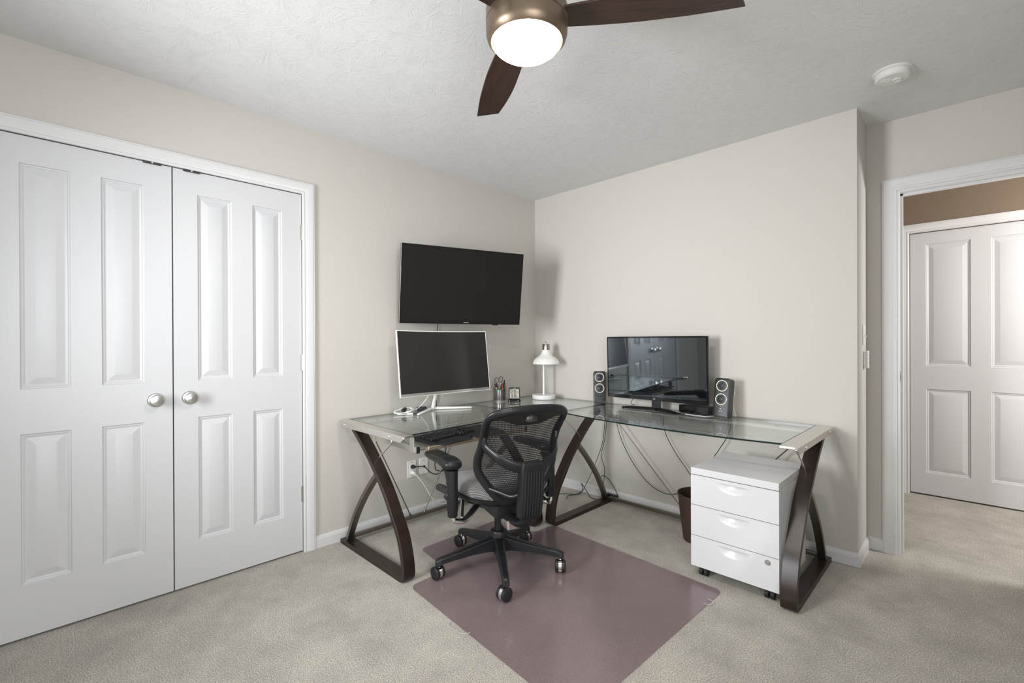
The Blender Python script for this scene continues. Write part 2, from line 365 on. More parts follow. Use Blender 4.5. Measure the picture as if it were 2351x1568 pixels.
jo = struct('trim_4', jb, 'trim', flat=True)
sk = MB(); sk.prism(rrect(.028, .057, .006, 3, E_+.022, 1.0), 'x', OX0, OX0+.0022); sk.prism(rrect(.012, .024, .003, 3, E_+.022, 1.0), 'x', OX0+.0022, OX0+.003, 1)
sk.build('strike_plate', ['nickel', 'black'], jo)
jb = MB(); jb.box(-.12, -.002, CL0-.02, CL0-.003, 0, DH+.02); jb.box(-.12, -.002, CL1+.003, CL1+.02, 0, DH+.02); jb.box(-.12, -.002, CL0, CL1, DH+.004, DH+.02)
struct('trim_5', jb, 'trim', flat=True)
BPROF = [(0, 0), (.012, 0), (.012, BH*.72), (.0095, BH*.80), (.0095, BH*.84), (.006, BH*.93), (.004, BH), (0, BH)]
def base(name, path, side=-1):
    # path of 2D wall points, room on the right hand (side=-1)
    R = []
    n = len(path)
    for i, p in enumerate(path):
        p = Vector(p)
        d1 = (Vector(path[i])-Vector(path[i-1])).normalized() if i > 0 else None
        d2 = (Vector(path[i+1])-Vector(path[i])).normalized() if i < n-1 else None
        nn = []
        for d in (d1, d2):
            if d is not None: nn.append(Vector((d.y, -d.x)))
        o_ = nn[0] if len(nn) == 1 else (nn[0]+nn[1])/(1+nn[0].dot(nn[1]))
        R.append([(p.x+o_.x*t, p.y+o_.y*t, z) for t, z in BPROF])
    m = MB(); m.rings(R); return struct(name, m, 'trim', ang=20)
base('baseboard_left', [(0, CL1+CW), (0, 0)])
base('baseboard_back', [(0, 0), (L_, 0), (L_, E_), (OX0-.012-CW, E_)])
base('baseboard_doorway', [(OX1+.012+CW, E_), (XR, E_)])
base('baseboard_right', [(XR, E_), (XR, YR)])
base('baseboard_rear', [(XR, YR), (0, YR)])
base('baseboard_closet_side', [(0, YR), (0, CL0-CW)])
base('baseboard_hall', [(.9, HY), (2.374-CW, HY)])

PR = [(0, 0), (.003, .0055), (.007, .0065), (.009, .0050), (.013, .0075), (.016, .0085), (.018, .0085), (.044, .0015), (.046, .0010)]
def door_face(mb, w_, h_, pans, th):
    us = sorted({0, w_} | {round(p[0], 4) for p in pans} | {round(p[1], 4) for p in pans})
    vs = sorted({0, h_} | {round(p[2], 4) for p in pans} | {round(p[3], 4) for p in pans})
    for i in range(len(us)-1):
        for j in range(len(vs)-1):
            um, vm = (us[i]+us[i+1])/2, (vs[j]+vs[j+1])/2
            if any(p[0] < um < p[1] and p[2] < vm < p[3] for p in pans): continue
            mb.add([(us[i], 0, vs[j]), (us[i+1], 0, vs[j]), (us[i+1], 0, vs[j+1]), (us[i], 0, vs[j+1])], [(0, 1, 2, 3)])
    for (a, b, c, d) in pans:
        R = [[(a+o_, dd, c+o_), (b-o_, dd, c+o_), (b-o_, dd, d-o_), (a+o_, dd, d-o_)] for o_, dd in PR]
        base_ = len(mb.v); mb.rings(R, caps=False); n = len(R)
        mb.add(R[-1], [(0, 1, 2, 3)])
    mb.add([(0, 0, 0), (w_, 0, 0), (w_, 0, h_), (0, 0, h_), (0, th, 0), (w_, th, 0), (w_, th, h_), (0, th, h_)], [(4, 7, 6, 5), (0, 4, 5, 1), (3, 2, 6, 7), (0, 3, 7, 4), (1, 5, 6, 2)])
def knob_lathe():
    return [(.0005, 0), (.033, 0), (.033, .004), (.029, .009), (.0135, .012), (.0115, .018), (.012, .026), (.020, .030), (.0265, .036), (.0285, .043), (.0275, .047), (.024, .050), (.001, .0535)]
def closet_leaf(name, y0, y1, pans, knob_u, hinge_u, label):
    w_ = y1-y0; r = thing(name, label, None, (-.004, y0, .010), PI/2, kind='structure')
    m = MB(); door_face(m, w_, DH-.008-.006, pans, .035); m.build('door_leaf', 'door', r, ang=15)
    k = MB(); T = Matrix.Translation((knob_u, 0, .927)) @ Matrix.Rotation(PI/2, 4, 'X'); k.lathe(knob_lathe(), 36, T=T); kb_ = k.build('door_knob', 'nickel', r, ang=25); kb_['label'] = 'brushed nickel door knob'
    for z in (1.825, 1.08, .326):
        h = MB(); h.tube([(hinge_u, -.006, z-.045), (hinge_u, -.006, z+.045)], .0065, 12)
        for q in (-.015, .015): h.tube([(hinge_u, -.006, z+q-.0006), (hinge_u, -.006, z+q+.0006)], .0069, 12)
        h.box(hinge_u-.011, hinge_u+.011, -.003, .0, z-.045, z+.045); h.build('hinge', 'nickel', r)
    cu = w_-.075 if hinge_u < w_/2 else .075
    b = MB(); b.box(cu-.034, cu+.034, -.0085, .02, DH-.0205, DH-.0105); b.tube([(cu, -.0085, DH-.0155), (cu, -.012, DH-.0155)], .0045, 12, 1); b.build('ball_catch', ['conegrey', 'nickel'], r)
    return r
def pan(y0, ys): 
    out = []
    for a, b in ys: out += [(a-y0, b-y0, .214, .827), (a-y0, b-y0, 1.010, 1.932)]
    return out
G = .0032
closet_leaf('door_1', CL0+.004, CG-G/2-.001, pan(CL0+.004, [(-3.119, -2.968), (-2.869, -2.718)]), (CG-.069)-(CL0+.004), -.001, 'left white four panel closet door, its knob at the right edge')
closet_leaf('door_2', CG+G/2+.001, CL1-.003, pan(CG+G/2+.001, [(-2.508, -2.356), (-2.258, -2.108)]), .063, CL1-.003-(CG+G/2+.001)+.004, 'right white four panel closet door, its knob at the left edge')
# hall door
r = thing('door_3', 'closed white four panel door across the hall', None, (2.381, HY+.012, .012), 0, kind='structure')
m = MB(); door_face(m, .815, 2.02, [(.092, .340, .167, .813), (.092, .340, .992, 1.932), (.445, .693, .167, .813), (.445, .693, .992, 1.932)], .035); m.build('door_leaf', 'door', r, ang=15)
k = MB(); k.lathe(knob_lathe(), 30, T=Matrix.Translation((.755, 0, .93)) @ Matrix.Rotation(PI/2, 4, 'X')); k.build('door_knob', 'nickel', r)
jb = MB(); jb.box(2.3745, 2.3775, HY-.001, HY+.05, 0, 2.04); jb.box(3.2, 3.204, HY-.001, HY+.05, 0, 2.04); jb.box(2.3775, 3.2, HY-.001, HY+.05, 2.0365, 2.04); jb.box(2.3775, 3.2, HY+.05, HY+.09, 0, 2.04); struct('trim_6', jb, 'trim', flat=True)

# ------------------------------------------------------------------ CEILING FAN
r = thing('ceiling_fan', 'bronze ceiling fan with dark walnut blades and a lit round lamp', 'ceiling fan', (1.765, -2.0, 2.10))
m = MB(); m.lathe([(.102, .034), (.104, .027), (.110, .026), (.120, .036), (.1245, .050), (.1255, .075), (.1255, .082), (.1235, .083), (.1235, .086), (.1255, .087), (.1255, .125), (.12, .135), (.085, .165), (.062, .175), (.062, .18)], 64); m.build('motor_housing', 'bronze', r)
m = MB(); m.lathe([(.02, .18), (.02, .26), (.07, .265), (.075, .30), (.075, .3399)], 40); m.build('canopy', 'bronze', r)
m = MB(); m.lathe([(.1015, .036), (.1025, .026), (.098, .014), (.085, .004), (.06, -.004), (.03, -.008), (.0005, -.009)], 64); o = m.build('lamp_diffuser', 'diffuser', r); o['label'] = 'glowing white glass diffuser'
hi = sp2([(.09, .045), (.13, .052), (.22, .058), (.33, .0615), (.45, .058), (.53, .053), (.648, .041)], 5); lo = sp2([(.60, -.046), (.50, -.056), (.383, -.060), (.205, -.050), (.10, -.038)], 5)
for a in (149, 36.5, 271):
    m = MB(); m.prism(hi+lo, 'z', .098, .105); o = m.build('blade', 'blade', r, bevel=.002); o.rotation_euler = (math.radians(-7), 0, math.radians(a))
    o.rotation_euler = Matrix.Rotation(math.radians(a), 3, 'Z').to_euler()
# ------------------------------------------------------------------ SMOKE DETECTOR
r = thing('smoke_detector', 'round white smoke detector on the ceiling', 'smoke detector', (2.475, -.30, H), rot=(PI, 0, math.radians(30)))
m = MB(); m.lathe([(.073, 0), (.073, .006), (.070, .009), (.064, .010), (.0645, .012), (.066, .014), (.064, .033), (.058, .038), (.001, .040)], 56); m.build('housing', 'smoke', r)
m = MB(); m.lathe([(.017, .036), (.017, .043), (.014, .0445), (.0135, .042), (.001, .042)], 28, (.018, 0, 0)); m.build('test_button', 'smoke', r)
m = MB()
for k in range(5): m.box(-.045+k*.0, .0-.005, -.012+k*.006-.001, -.012+k*.006+.001, .038, .0405)
m.build('sounder_grille', 'smoke', r)

# ------------------------------------------------------------------ WALL PLATES
def plate(name, label, cat, loc, rz): 
    r = thing(name, label, cat, loc, rz); m = MB(); m.box(-.035, .035, -.006, 0, -.0575, .0575); m.build('cover_plate', 'whiteplastic', r, bevel=.003); return r
r = plate('wall_outlet', 'white double wall outlet with a black and a white plug in it', 'outlet', (0, -1.275, .333), PI/2)
m = MB(); m.prism(rrect(.033, .068, .004), 'y', -.009, -.006); m.build('receptacle', 'whiteplastic', r)
for z in (-.048, .048):
    m = MB(); m.tube([(0, -.006, z), (0, -.0072, z)], .003, 10); m.build('screw', 'nickel', r)
r = plate('cable_plate', 'white wall plate with a small black socket, right of the outlet', 'wall plate', (0, -1.178, .337), PI/2)
m = MB(); m.tube([(0, -.006, 0), (0, -.014, 0)], .0055, 12); m.build('coax_socket', 'black', r)
for z in (-.042, .042):
    m = MB(); m.tube([(0, -.006, z), (0, -.0072, z)], .003, 10); m.build('screw', 'nickel', r)
r = plate('light_switch', 'white light switch on the narrow return wall', 'light switch', (L_, .192, 1.236), PI/2)
r.location = (L_, .192, 1.236)
m = MB(); m.box(-.006, .006, -.007, -.006, -.013, .013); m.add([(-.005, -.006, -.008), (.005, -.006, -.008), (.005, -.006, .006), (-.005, -.006, .006), (-.004, -.016, -.014), (.004, -.016, -.014), (.004, -.016, -.009), (-.004, -.016, -.009)], [(0, 1, 2, 3), (4, 7, 6, 5), (0, 4, 5, 1), (3, 2, 6, 7), (0, 3, 7, 4), (1, 5, 6, 2)]); m.build('toggle', 'whiteplastic', r)
r = thing('fan_remote', 'small white remote in its wall holder under the light switch', 'remote control', (L_, .205, 1.097), PI/2)
m = MB(); m.prism(rrect(.046, .088, .012), 'y', -.012, -.001); m.build('holder', 'smoke', r, bevel=.002)
m = MB(); m.prism(rrect(.040, .100, .012), 'y', -.022, -.0125); m.build('remote_body', 'whiteplastic', r, bevel=.002)
for z in (.025, .005, -.015):
    m = MB(); m.tube([(0, -.022, z), (0, -.0235, z)], .006, 14); m.build('button', 'smoke', r)

# ------------------------------------------------------------------ DESK
DZ = .737
r = desk = thing('corner_desk', 'L shaped glass desk with dark wood bow legs in the corner', 'desk', (0, 0, 0))
FRONT = [(.737-.02, .20), (.66, .283), (.60, .360), (.534, .435), (.45, .520), (.388, .572), (.30, .636), (.223, .688), (.13, .722), (.07, .733)]
def leg_poly(t=.026, d0=.035):
    fr = [(d, z) for z, d in FRONT]+[(.735, .045), (.730, .02), (.715, .006), (.69, 0)]
    fr = sp2(fr, 4)
    fr = [(d, max(z, 0)) for d, z in fr]
    inner = []
    for i, (d, z) in enumerate(fr):
        a = fr[max(i-1, 0)]; b = fr[min(i+1, len(fr)-1)]; tx, tz = b[0]-a[0], b[1]-a[1]; l = math.hypot(tx, tz)
        inner.append((d+tz/l*t, z-tx/l*t))
    inner[-1] = (.69-.005, t)
    inner = [q for q in inner if q[1] >= t*.98 or q is inner[-1]]
    return fr+[(d0, 0), (d0, t)]+inner[::-1]
LP = leg_poly()
def arc_poly():
    c = sp2([(.085, .027), (.12, .10), (.185, .21), (.265, .315), (.36, .42), (.445, .500)], 5); w_ = .011; a_, b_ = [], []
    for i, (d, z) in enumerate(c):
        a = c[max(i-1, 0)]; b = c[min(i+1, len(c)-1)]; tx, tz = b[0]-a[0], b[1]-a[1]; l = math.hypot(tx, tz)
        a_.append((d-tz/l*w_, z+tx/l*w_)); b_.append((d+tz/l*w_, z-tx/l*w_))
    return a_+b_[::-1]
AP = arc_poly()
def leg(axis, p0, p1):       # axis 'y': leg plane perpendicular to the left wall (d = x);  axis 'x': perpendicular to back wall (d = -y)
    m = MB(); a = MB(); rd = MB(); mid = (p0+p1)/2
    rod = smooth_path([(.405, 0, .55), (.50, 0, .625), (.562, 0, .672), (.566, 0, .69), (.566, 0, .722)], 4)
    if axis == 'y':
        m.prism(LP, 'y', p0, p1); a.prism(AP, 'y', mid-.019, mid+.019); rd.tube([(p.x, mid, p.z) for p in rod], .0045, 10)
    else:
        m.prism([(-d, z) for d, z in LP], 'x', p0, p1); a.prism([(-d, z) for d, z in AP], 'x', mid-.019, mid+.019); rd.tube([(mid, -p.x, p.z) for p in rod], .0045, 10)
    lg = m.build('leg', 'espresso', r, bevel=.002, ang=30)
    a.build('curved_brace', 'darkmetal', lg, bevel=.001); rd.build('support_rod', 'chrome', lg)
    return lg
leg('y', -1.797, -1.732); leg('y', -.815, -.752); leg('x', .742, .806); leg('x', 2.122, 2.188)
# end beams
def beam(axis, o0, o1):     # outer, inner coordinate along the wall
    m = MB()
    poly = [(.030, DZ), (.735, DZ), (.745, DZ-.010), (.712, DZ-.034), (.095, DZ-.034), (.030, DZ-.004)]
    cap = [(.030, DZ-.003), (.735, DZ-.003), (.735, DZ-.016), (.040, DZ-.016)]
    s_ = 1 if o1 > o0 else -1
    if axis == 'y': m.prism(poly, 'y', o0, o0+.012*s_); m.box(.0305, .728, min(o0+.006*s_, o1), max(o0+.006*s_, o1), DZ-.012, DZ-.0003)
    else: m.prism([(-d, z) for d, z in poly], 'x', o0, o0+.012*s_); m.box(min(o0+.006*s_, o1), max(o0+.006*s_, o1), -.728, -.0305, DZ-.012, DZ-.0003)
    b = m.build('end_beam', 'silver', r, bevel=.0025)
    for d in (.105, .60):
        q = MB()
        if axis == 'y': q.tube([(d, o0, DZ-.018), (d, o0-.0035*s_, DZ-.018)], .0075, 14)
        else: q.tube([(o0, -d, DZ-.018), (o0-.0035*s_, -d, DZ-.018)], .0075, 14)
        q.build('bolt', 'chrome', b)
beam('y', -1.802, -1.737); beam('x', 2.196, 2.118)
# glass tops
def gtop(poly, label=None):
    m = MB(); m.prism(poly, 'z', DZ-.0085, DZ-.0005, 0, side_mi=1); o = m.build('glass_top', ['glass', 'glassedge'], r)
    return o
lf = sp2([(.712, -1.734), (.700, -1.5), (.694, -1.27), (.700, -1.0), (.708, -.79)], 6)
gtop([(.022, -.79), (.022, -1.734)]+lf)
gtop([(.022, -.03), (.022, -.787), (.66, -.787)]+sp2([(.66, -.787), (.70, -.70), (.772, -.63)], 6)[1:]+[(.772, -.03)])
rf = sp2([(.775, -.622), (1.1, -.690), (1.5, -.718), (1.85, -.708), (2.116, -.672)], 6)
gtop([(2.116, -.03), (.775, -.03)]+rf)
# rails below the glass
def strip(path, w_, h_, z): 
    m = MB(); m.tube([(x, y, z) for x, y in path], w_, 10, up=(0, 0, 1), r2=h_); return m
m = MB(); pp = sp2([(.605, -1.735), (.57, -1.5), (.555, -1.27), (.57, -1.0), (.605, -.80)], 6); m.tube([(x, y, DZ-.0150) for x, y in pp], .006, 12, up=(0, 0, 1), r2=.016); m.build('front_rail', 'silver', r)
m = MB(); m.tube([(x, y+.125, DZ-.0150) for x, y in rf], .006, 12, up=(0, 0, 1), r2=.016); m.build('front_rail', 'silver', r)
m = MB(); m.box(.115, .145, -1.74, -.80, DZ-.034, DZ-.014); m.build('rear_rail', 'silver', r, bevel=.003)
m = MB(); m.box(.80, 2.12, -.145, -.115, DZ-.034, DZ-.014); m.build('rear_rail', 'silver', r, bevel=.003)
for (x, y) in ((.13, -1.60), (.13, -.95), (.585, -1.60), (.58, -.95), (.95, -.13), (1.95, -.13), (.93, -.53), (1.95, -.572), (1.45, -.592), (1.45, -.13)):
    m = MB(); m.lathe([(.014, DZ-.014), (.014, DZ-.0095)], 18, (x, y, 0)); m.build('glass_pad', 'clear', r)
    m = MB(); m.lathe([(.005, DZ-.026), (.005, DZ-.020)], 10, (x, y, 0)); m.build('bolt', 'chrome', r)
# stretchers and wire braces
m = MB(); m.box(.062, .088, -1.735, -.812, .026, .046); m.build('floor_stretcher', 'darkmetal', r, bevel=.002)
m = MB(); m.box(.803, 2.125, -.088, -.062, .026, .046); m.build('floor_stretcher', 'darkmetal', r, bevel=.002)
def wire(a, b):
    m = MB(); m.tube([a, b], .0035, 8); A, B = Vector(a), Vector(b); d = (A-B).normalized(); m.tube([B, B+d*.02], .007, 8); m.build('wire_brace', 'darkmetal', r)
wire((.10, -1.655, .712), (.078, -1.33, .044)); wire((.10, -.88, .712), (.078, -1.225, .044))
wire((.80, -.10, .712), (1.415, -.078, .044)); wire((2.10, -.10, .712), (1.50, -.078, .044))
# keyboard tray
tr = MB(); tr.box(.36, .672, -1.615, -.875, .636, .644); tb = tr.build('tray_shelf', 'glass', r)
tb.data.materials.clear(); tb.data.materials.append(M['silver'])
m = MB(); m.box(.6722, .690, -1.615, -.875, .628, .650); m.build('tray_edge', 'trayedge', r, bevel=.003)
for y in (-1.665, -.835):
    m = MB(); m.box(.22, .66, y-.008, y+.008, .622, .652); m.build('tray_slide', 'silver', r, bevel=.001)
    s_ = 1 if y < -1 else -1
    for bx in (.20, .60): m = MB(); m.box(bx, bx+.04, y-.0085*s_-.002, y-.0085*s_+.002, .618, .70); m.build('tray_bracket', 'silver', r, bevel=.001)
    m = MB(); m.box(.661, .668, y-.009, y+.009, .620, .654); m.build('slide_end_cap', 'black', r)
    m = MB(); m.box(.36, .66, min(y+.010*s_, y+.05*s_), max(y+.010*s_, y+.05*s_), .630, .6355); m.build('tray_support', 'silver', r)

# ------------------------------------------------------------------ CHAIR MAT
r = thing('chair_mat', 'clear tinted chair mat lying on the carpet under the chair', 'chair mat')
main = []
def rc(pts, rr, n=5):       # polygon with rounded corners
    out = []
    for i, p in enumerate(pts):
        p = Vector(p); a = (Vector(pts[i-1])-p); b = (Vector(pts[(i+1) % len(pts)])-p); q = rr[i] if isinstance(rr, (list, tuple)) else rr
        a.normalize(); b.normalize(); s_ = p+a*q; e_ = p+b*q
        for k in range(n+1):
            t = k/n; v_ = s_*(1-t)**2+p*2*t*(1-t)+e_*t*t; out.append((v_.x, v_.y))
    return out
mp_ = rc([(.775, -.705), (1.880, -.755), (1.845, -1.865), (.765, -1.785), (.765, -1.555), (.455, -1.510), (.455, -.885), (.775, -.885)], [.06, .04, .05, .05, .05, .04, .04, .06])
m = MB(); m.prism(mp_, 'z', .0012, .0042); m.build('mat_sheet', 'mat', r, ang=20)
for (x, y, a) in ((1.20, -1.822, 184), (1.862, -.90, -92), (1.29, -.729, -3), (.768, -1.61, 90)):
    ca, sa = math.cos(math.radians(a)), math.sin(math.radians(a)); w_ = .06 if a in (184, -3) else .025
    pts = [(-w_, -.004), (-w_*.85, .016), (-w_*.4, .026), (w_*.4, .026), (w_*.85, .016), (w_, -.004)]
    pts = smooth_path([(x+u*ca-v*sa, y+u*sa+v*ca, .0045) for u, v in pts], 4)
    m = MB(); m.tube(pts, .0012, 6, up=(0, 0, 1), r2=.004); m.build('lip_loop', 'cleartab', r)

# ------------------------------------------------------------------ DRAWER CABINET
CBX, CBY, CBZ = 1.703, -.703, .055
r = thing('drawer_cabinet', 'white rolling cabinet with three drawers under the desk', 'cabinet', (CBX, CBY, 0), 0)
CW_, CD_ = .408, .465
m = MB(); m.box(0, CW_, .018, CD_, CBZ, .520); m.box(0, CW_, -.001, CD_+.001, .523, .557); m.build('body', 'whitegloss', r, bevel=.0015)
for k, (z0, z1) in enumerate(((.369, .520), (.213, .366), (CBZ, .210))):
    m = MB()
    # drawer front with a scooped half round pull
    hx, hz, hw, hd = CW_/2, z1-.016, .078, .046
    seg = 18; n_ = 7
    arc = [(hx+hw*math.cos(PI+PI*i/seg), hz+hd*math.sin(PI+PI*i/seg)) for i in range(seg+1)]
    outer = [(0, z0), (CW_, z0), (CW_, z1), (hx+hw, z1), (hx+hw, hz)]
    poly_low = [(0, z0), (CW_, z0), (CW_, hz)]+arc[::-1]+[(0, hz)]
    m.add([(x, 0, z) for x, z in poly_low], [tuple(range(len(poly_low)))])
    m.add([(0, 0, hz), (CW_, 0, hz), (CW_, 0, z1), (0, 0, z1)], [(0, 1, 2, 3)])
    pl_ = MB(); prev = None
    for j in range(n_+1):
        t = j/n_; sc_ = 1-.93*t; dep = .015*math.sin(t*PI/2)**1.3
        ring = [(hx+(x-hx)*sc_, dep, hz+(z-hz)*sc_) for x, z in arc]
        if prev:
            pl_.add(prev+ring, [(i, i+1, seg+1+i+1, seg+1+i) for i in range(seg)])
        prev = ring
    pl_.add([(hx-hw, 0, hz), (hx+hw, 0, hz), (hx+hw*.5, .0105, hz), (hx+hw*.07, .015, hz), (hx-hw*.07, .015, hz), (hx-hw*.5, .0105, hz)], [(0, 1, 2, 3, 4, 5)])
    m.add([(0, 0, z0), (CW_, 0, z0), (CW_, 0, z1), (0, 0, z1), (0, .0175, z0), (CW_, .0175, z0), (CW_, .0175, z1), (0, .0175, z1)], [(4, 7, 6, 5), (0, 4, 5, 1), (3, 2, 6, 7), (0, 3, 7, 4), (1, 5, 6, 2)])
    dr_ = m.build('drawer', 'whitegloss', r, flat=True); pl_.build('pull', 'whitegloss', dr_, ang=40)
m = MB(); m.lathe([(.0125, 0), (.0125, .003), (.009, .003), (.009, .002), (.005, .002), (.005, .0035), (.001, .0035)], 24, T=Matrix.Translation((CW_-.047, 0, .184)) @ Matrix.Rotation(PI/2, 4, 'X')); m.build('lock', 'nickel', r)
for x, y in ((.05, .045), (CW_-.05, .045), (.05, CD_-.05), (CW_-.05, CD_-.05)):
    m = MB()
    for s_ in (-1, 1): m.tube([(x+s_*.004, y, .021), (x+s_*.021, y, .021)], .021, 18)
    m.box(x-.012, x+.012, y-.010, y+.010, .028, CBZ-.0005); m.build('caster', 'rubber', r, bevel=.002)

# ------------------------------------------------------------------ WASTE BIN
r = thing('waste_bin', 'dark brown woven waste bin behind the white cabinet', 'waste bin', (1.56, -.25, 0))
m = MB(); m.lathe([(.094, .004), (.097, .0), (.115, .14), (.128, .268), (.131, .270), (.131, .280), (.1255, .280), (.1225, .262), (.110, .14), (.092, .012), (.001, .012)], 48); m.build('bin_body', 'woven', r)

# ------------------------------------------------------------------ OFFICE CHAIR
r = chair = thing('office_chair', 'black mesh back office chair with grey patterned seat', 'office chair', (.93, -1.335, .0042), math.radians(70))
FZ = -.0042
def tab(t, z):
    for (a, b), (c, d) in zip(t, t[1:]):
        if z <= c: return b+(d-b)*max(0, (z-a))/(c-a)
    return t[-1][1]
YE = [(.38, -.205), (.46, -.205), (.52, -.206), (.60, -.215), (.66, -.228), (.70, -.242), (.76, -.270), (.80, -.298), (.84, -.333), (.88, -.372), (.93, -.42)]
WR = [(.38, .03), (.52, .045), (.70, .045), (.80, .035), (.93, .018)]
def Yb(x, z): return tab(YE, z)-tab(WR, z)*(1-(x/.21)**2)
half = [(0, .914), (.07, .911), (.13, .905), (.175, .894), (.203, .876), (.214, .848), (.213, .81), (.211, .76), (.215, .70), (.224, .64), (.216, .575), (.184, .52), (.140, .462), (.10, .424), (.05, .408), (0, .404)]
outl = half+[(-x, z) for x, z in half[-2:0:-1]]
oc = sp2(outl, 5, True); cz = .66
def inset(p, d):
    x, z = p; l = math.hypot(x, z-cz); return (x*(1-d/l), cz+(z-cz)*(1-d/l))
mid_ = [inset(p, .018) for p in oc]
def rad(z): return .019 if z < .86 else .022
m = MB()
R_ = []
nn = len(mid_)
for i, (x, z) in enumerate(mid_):
    t = Vector((mid_[(i+1) % nn][0]-mid_[i-1][0], 0, mid_[(i+1) % nn][1]-mid_[i-1][1])).normalized()
    c_ = Vector((x, Yb(x, z), z)); a_ = Vector((t.z, 0, -t.x)); b_ = Vector((0, 1, 0)); ra = .0205 if z < .80 else .019
    R_.append([tuple(c_+a_*ra*math.copysign(abs(math.cos(2*PI*k/12))**.8, math.cos(2*PI*k/12))+b_*.013*math.copysign(abs(math.sin(2*PI*k/12))**.8, math.sin(2*PI*k/12))) for k in range(12)])
m.rings(R_, closed=True); br = m.build('back_frame', 'chairblack', r, ang=60)
m = MB()
K = 10
ins = [inset(p, .024) for p in oc]
prev = None
V_ = [(0, Yb(0, cz), cz)]; F_ = []
for k in range(1, K+1):
    V_ += [(x*k/K, Yb(x*k/K, cz+(z-cz)*k/K), cz+(z-cz)*k/K) for x, z in ins]
for i in range(nn): F_.append((0, 1+i, 1+(i+1) % nn))
for k in range(K-1):
    a = 1+k*nn; b = a+nn
    for i in range(nn): j = (i+1) % nn; F_.append((a+i, b+i, b+j, a+j))
m.add(V_, F_); m.build('back_mesh', 'mesh', r, ang=180)
# headpiece with round grip
tp = sp2([(-.186, .856), (-.12, .874), (-.06, .883), (0, .888), (.06, .883), (.12, .874), (.186, .856)], 5); bt = sp2([(.186, .856), (.12, .838), (.06, .817), (0, .812), (-.06, .817), (-.12, .838), (-.186, .856)], 5)
lens = tp+bt[1:-1]
m = MB(); ringA = [(x, Yb(x, z)+.004, z) for x, z in lens]; ringB = [(x, Yb(x, z)-.012, z) for x, z in lens]; ringC = [(x*.95, Yb(x*.95, z)-.0175, .856+(z-.856)*.90) for x, z in lens]
m.rings([ringA, ringB, ringC]); hp = m.build('headpiece', 'headpl', r, ang=30)
m = MB(); m.lathe([(.031, -.004), (.0305, .004), (.027, .013), (.019, .020), (.010, .0235), (.0005, .0245)], 36, T=Matrix.Translation((0, Yb(0, .848)-.012, .846)) @ Matrix.Rotation(PI/2+.25, 4, 'X')); m.v = [(a_, b_, max(c_, .833)) for a_, b_, c_ in m.v]; m.build('grip_dome', 'headpl', hp)
# Y bracket
bp_ = smooth_path([(-.196, Yb(.2, .755)-.004, .757), (-.188, Yb(.2, .70)-.035, .712), (-.145, -.345, .665), (-.08, -.375, .632), (0, -.385, .620), (.08, -.375, .632), (.145, -.345, .665), (.188, Yb(.2, .70)-.035, .712), (.196, Yb(.2, .755)-.004, .757)], 6)
m = MB(); m.tube(bp_, [.016+.012*math.sin(PI*i/(len(bp_)-1)) for i in range(len(bp_))], 12, up=(0, -.25, 1), r2=.011); m.build('yoke', 'chairblack', r, ang=60)
# ribbed column
def rr3(cx, y, z, w_, d_, rr=.012):   # ring in xy plane
    return [(x, yy, z) for x, yy in rrect(w_, d_, rr, 4, cx, y)]
m = MB(); m.rings([rr3(0, -.352, .375, .085, .04), rr3(0, -.352, .385, .108, .055), rr3(0, -.358, .41, .114, .06), rr3(0, -.370, .50, .118, .062), rr3(0, -.380, .60, .120, .056), rr3(0, -.380, .636, .120, .048), rr3(0, -.379, .648, .102, .032)]); cl = m.build('back_column', 'chairblack', r, ang=30)
m = MB()
for k in range(7):
    x = -.042+k*.014
    m.tube([(x, -.386, .40), (x, -.401, .50), (x, -.4085, .605)], .0032, 8)
m.build('column_ribs', 'black', cl)
for s_ in (-1, 1):
    m = MB(); m.tube(smooth_path([(s_*.05, -.350, .490), (s_*.08, -.325, .480), (s_*.115, -.275, .490), (s_*.150, Yb(.15, .495)-.005, .500)], 5), .011, 10, up=(0, 0, 1), r2=.009); m.build('side_link', 'chairblack', r, ang=60)
# seat
def seat_out(s_, z, n=48, dz=0):
    out = []
    for k in range(n):
        a = 2*PI*k/n; c_, q = math.cos(a), math.sin(a)
        x = .252*math.copysign(abs(c_)**.62, c_)*s_; y = .245*math.copysign(abs(q)**.62, q)*s_
        if y < 0: x *= 1-.16*(-y/.245)**2
        zz = z-max(0, (y-.11))*.22*(1 if dz else 0) + .02*(x/.25)**2*(1 if dz else 0)
        out.append((x, y+.015, zz))
    return out
m = MB(); m.rings([seat_out(.97, .425, dz=1), seat_out(1.01, .437, dz=1), seat_out(1.0, .458, dz=1), seat_out(.95, .474, dz=1), seat_out(.85, .484, dz=1), seat_out(.7, .489, dz=1), seat_out(.5, .490, dz=1), seat_out(.25, .490, dz=1), seat_out(.02, .490, dz=1)]); o = m.build('seat_cushion', 'seat', r, ang=60); o['label'] = 'grey dotted fabric seat cushion'
m = MB(); m.rings([seat_out(.80, .385, dz=1), seat_out(.96, .400, dz=1), seat_out(1.02, .412, dz=1), seat_out(1.025, .424, dz=1), seat_out(.99, .4265, dz=1)]); m.build('seat_pan', 'chairblack', r, ang=50)
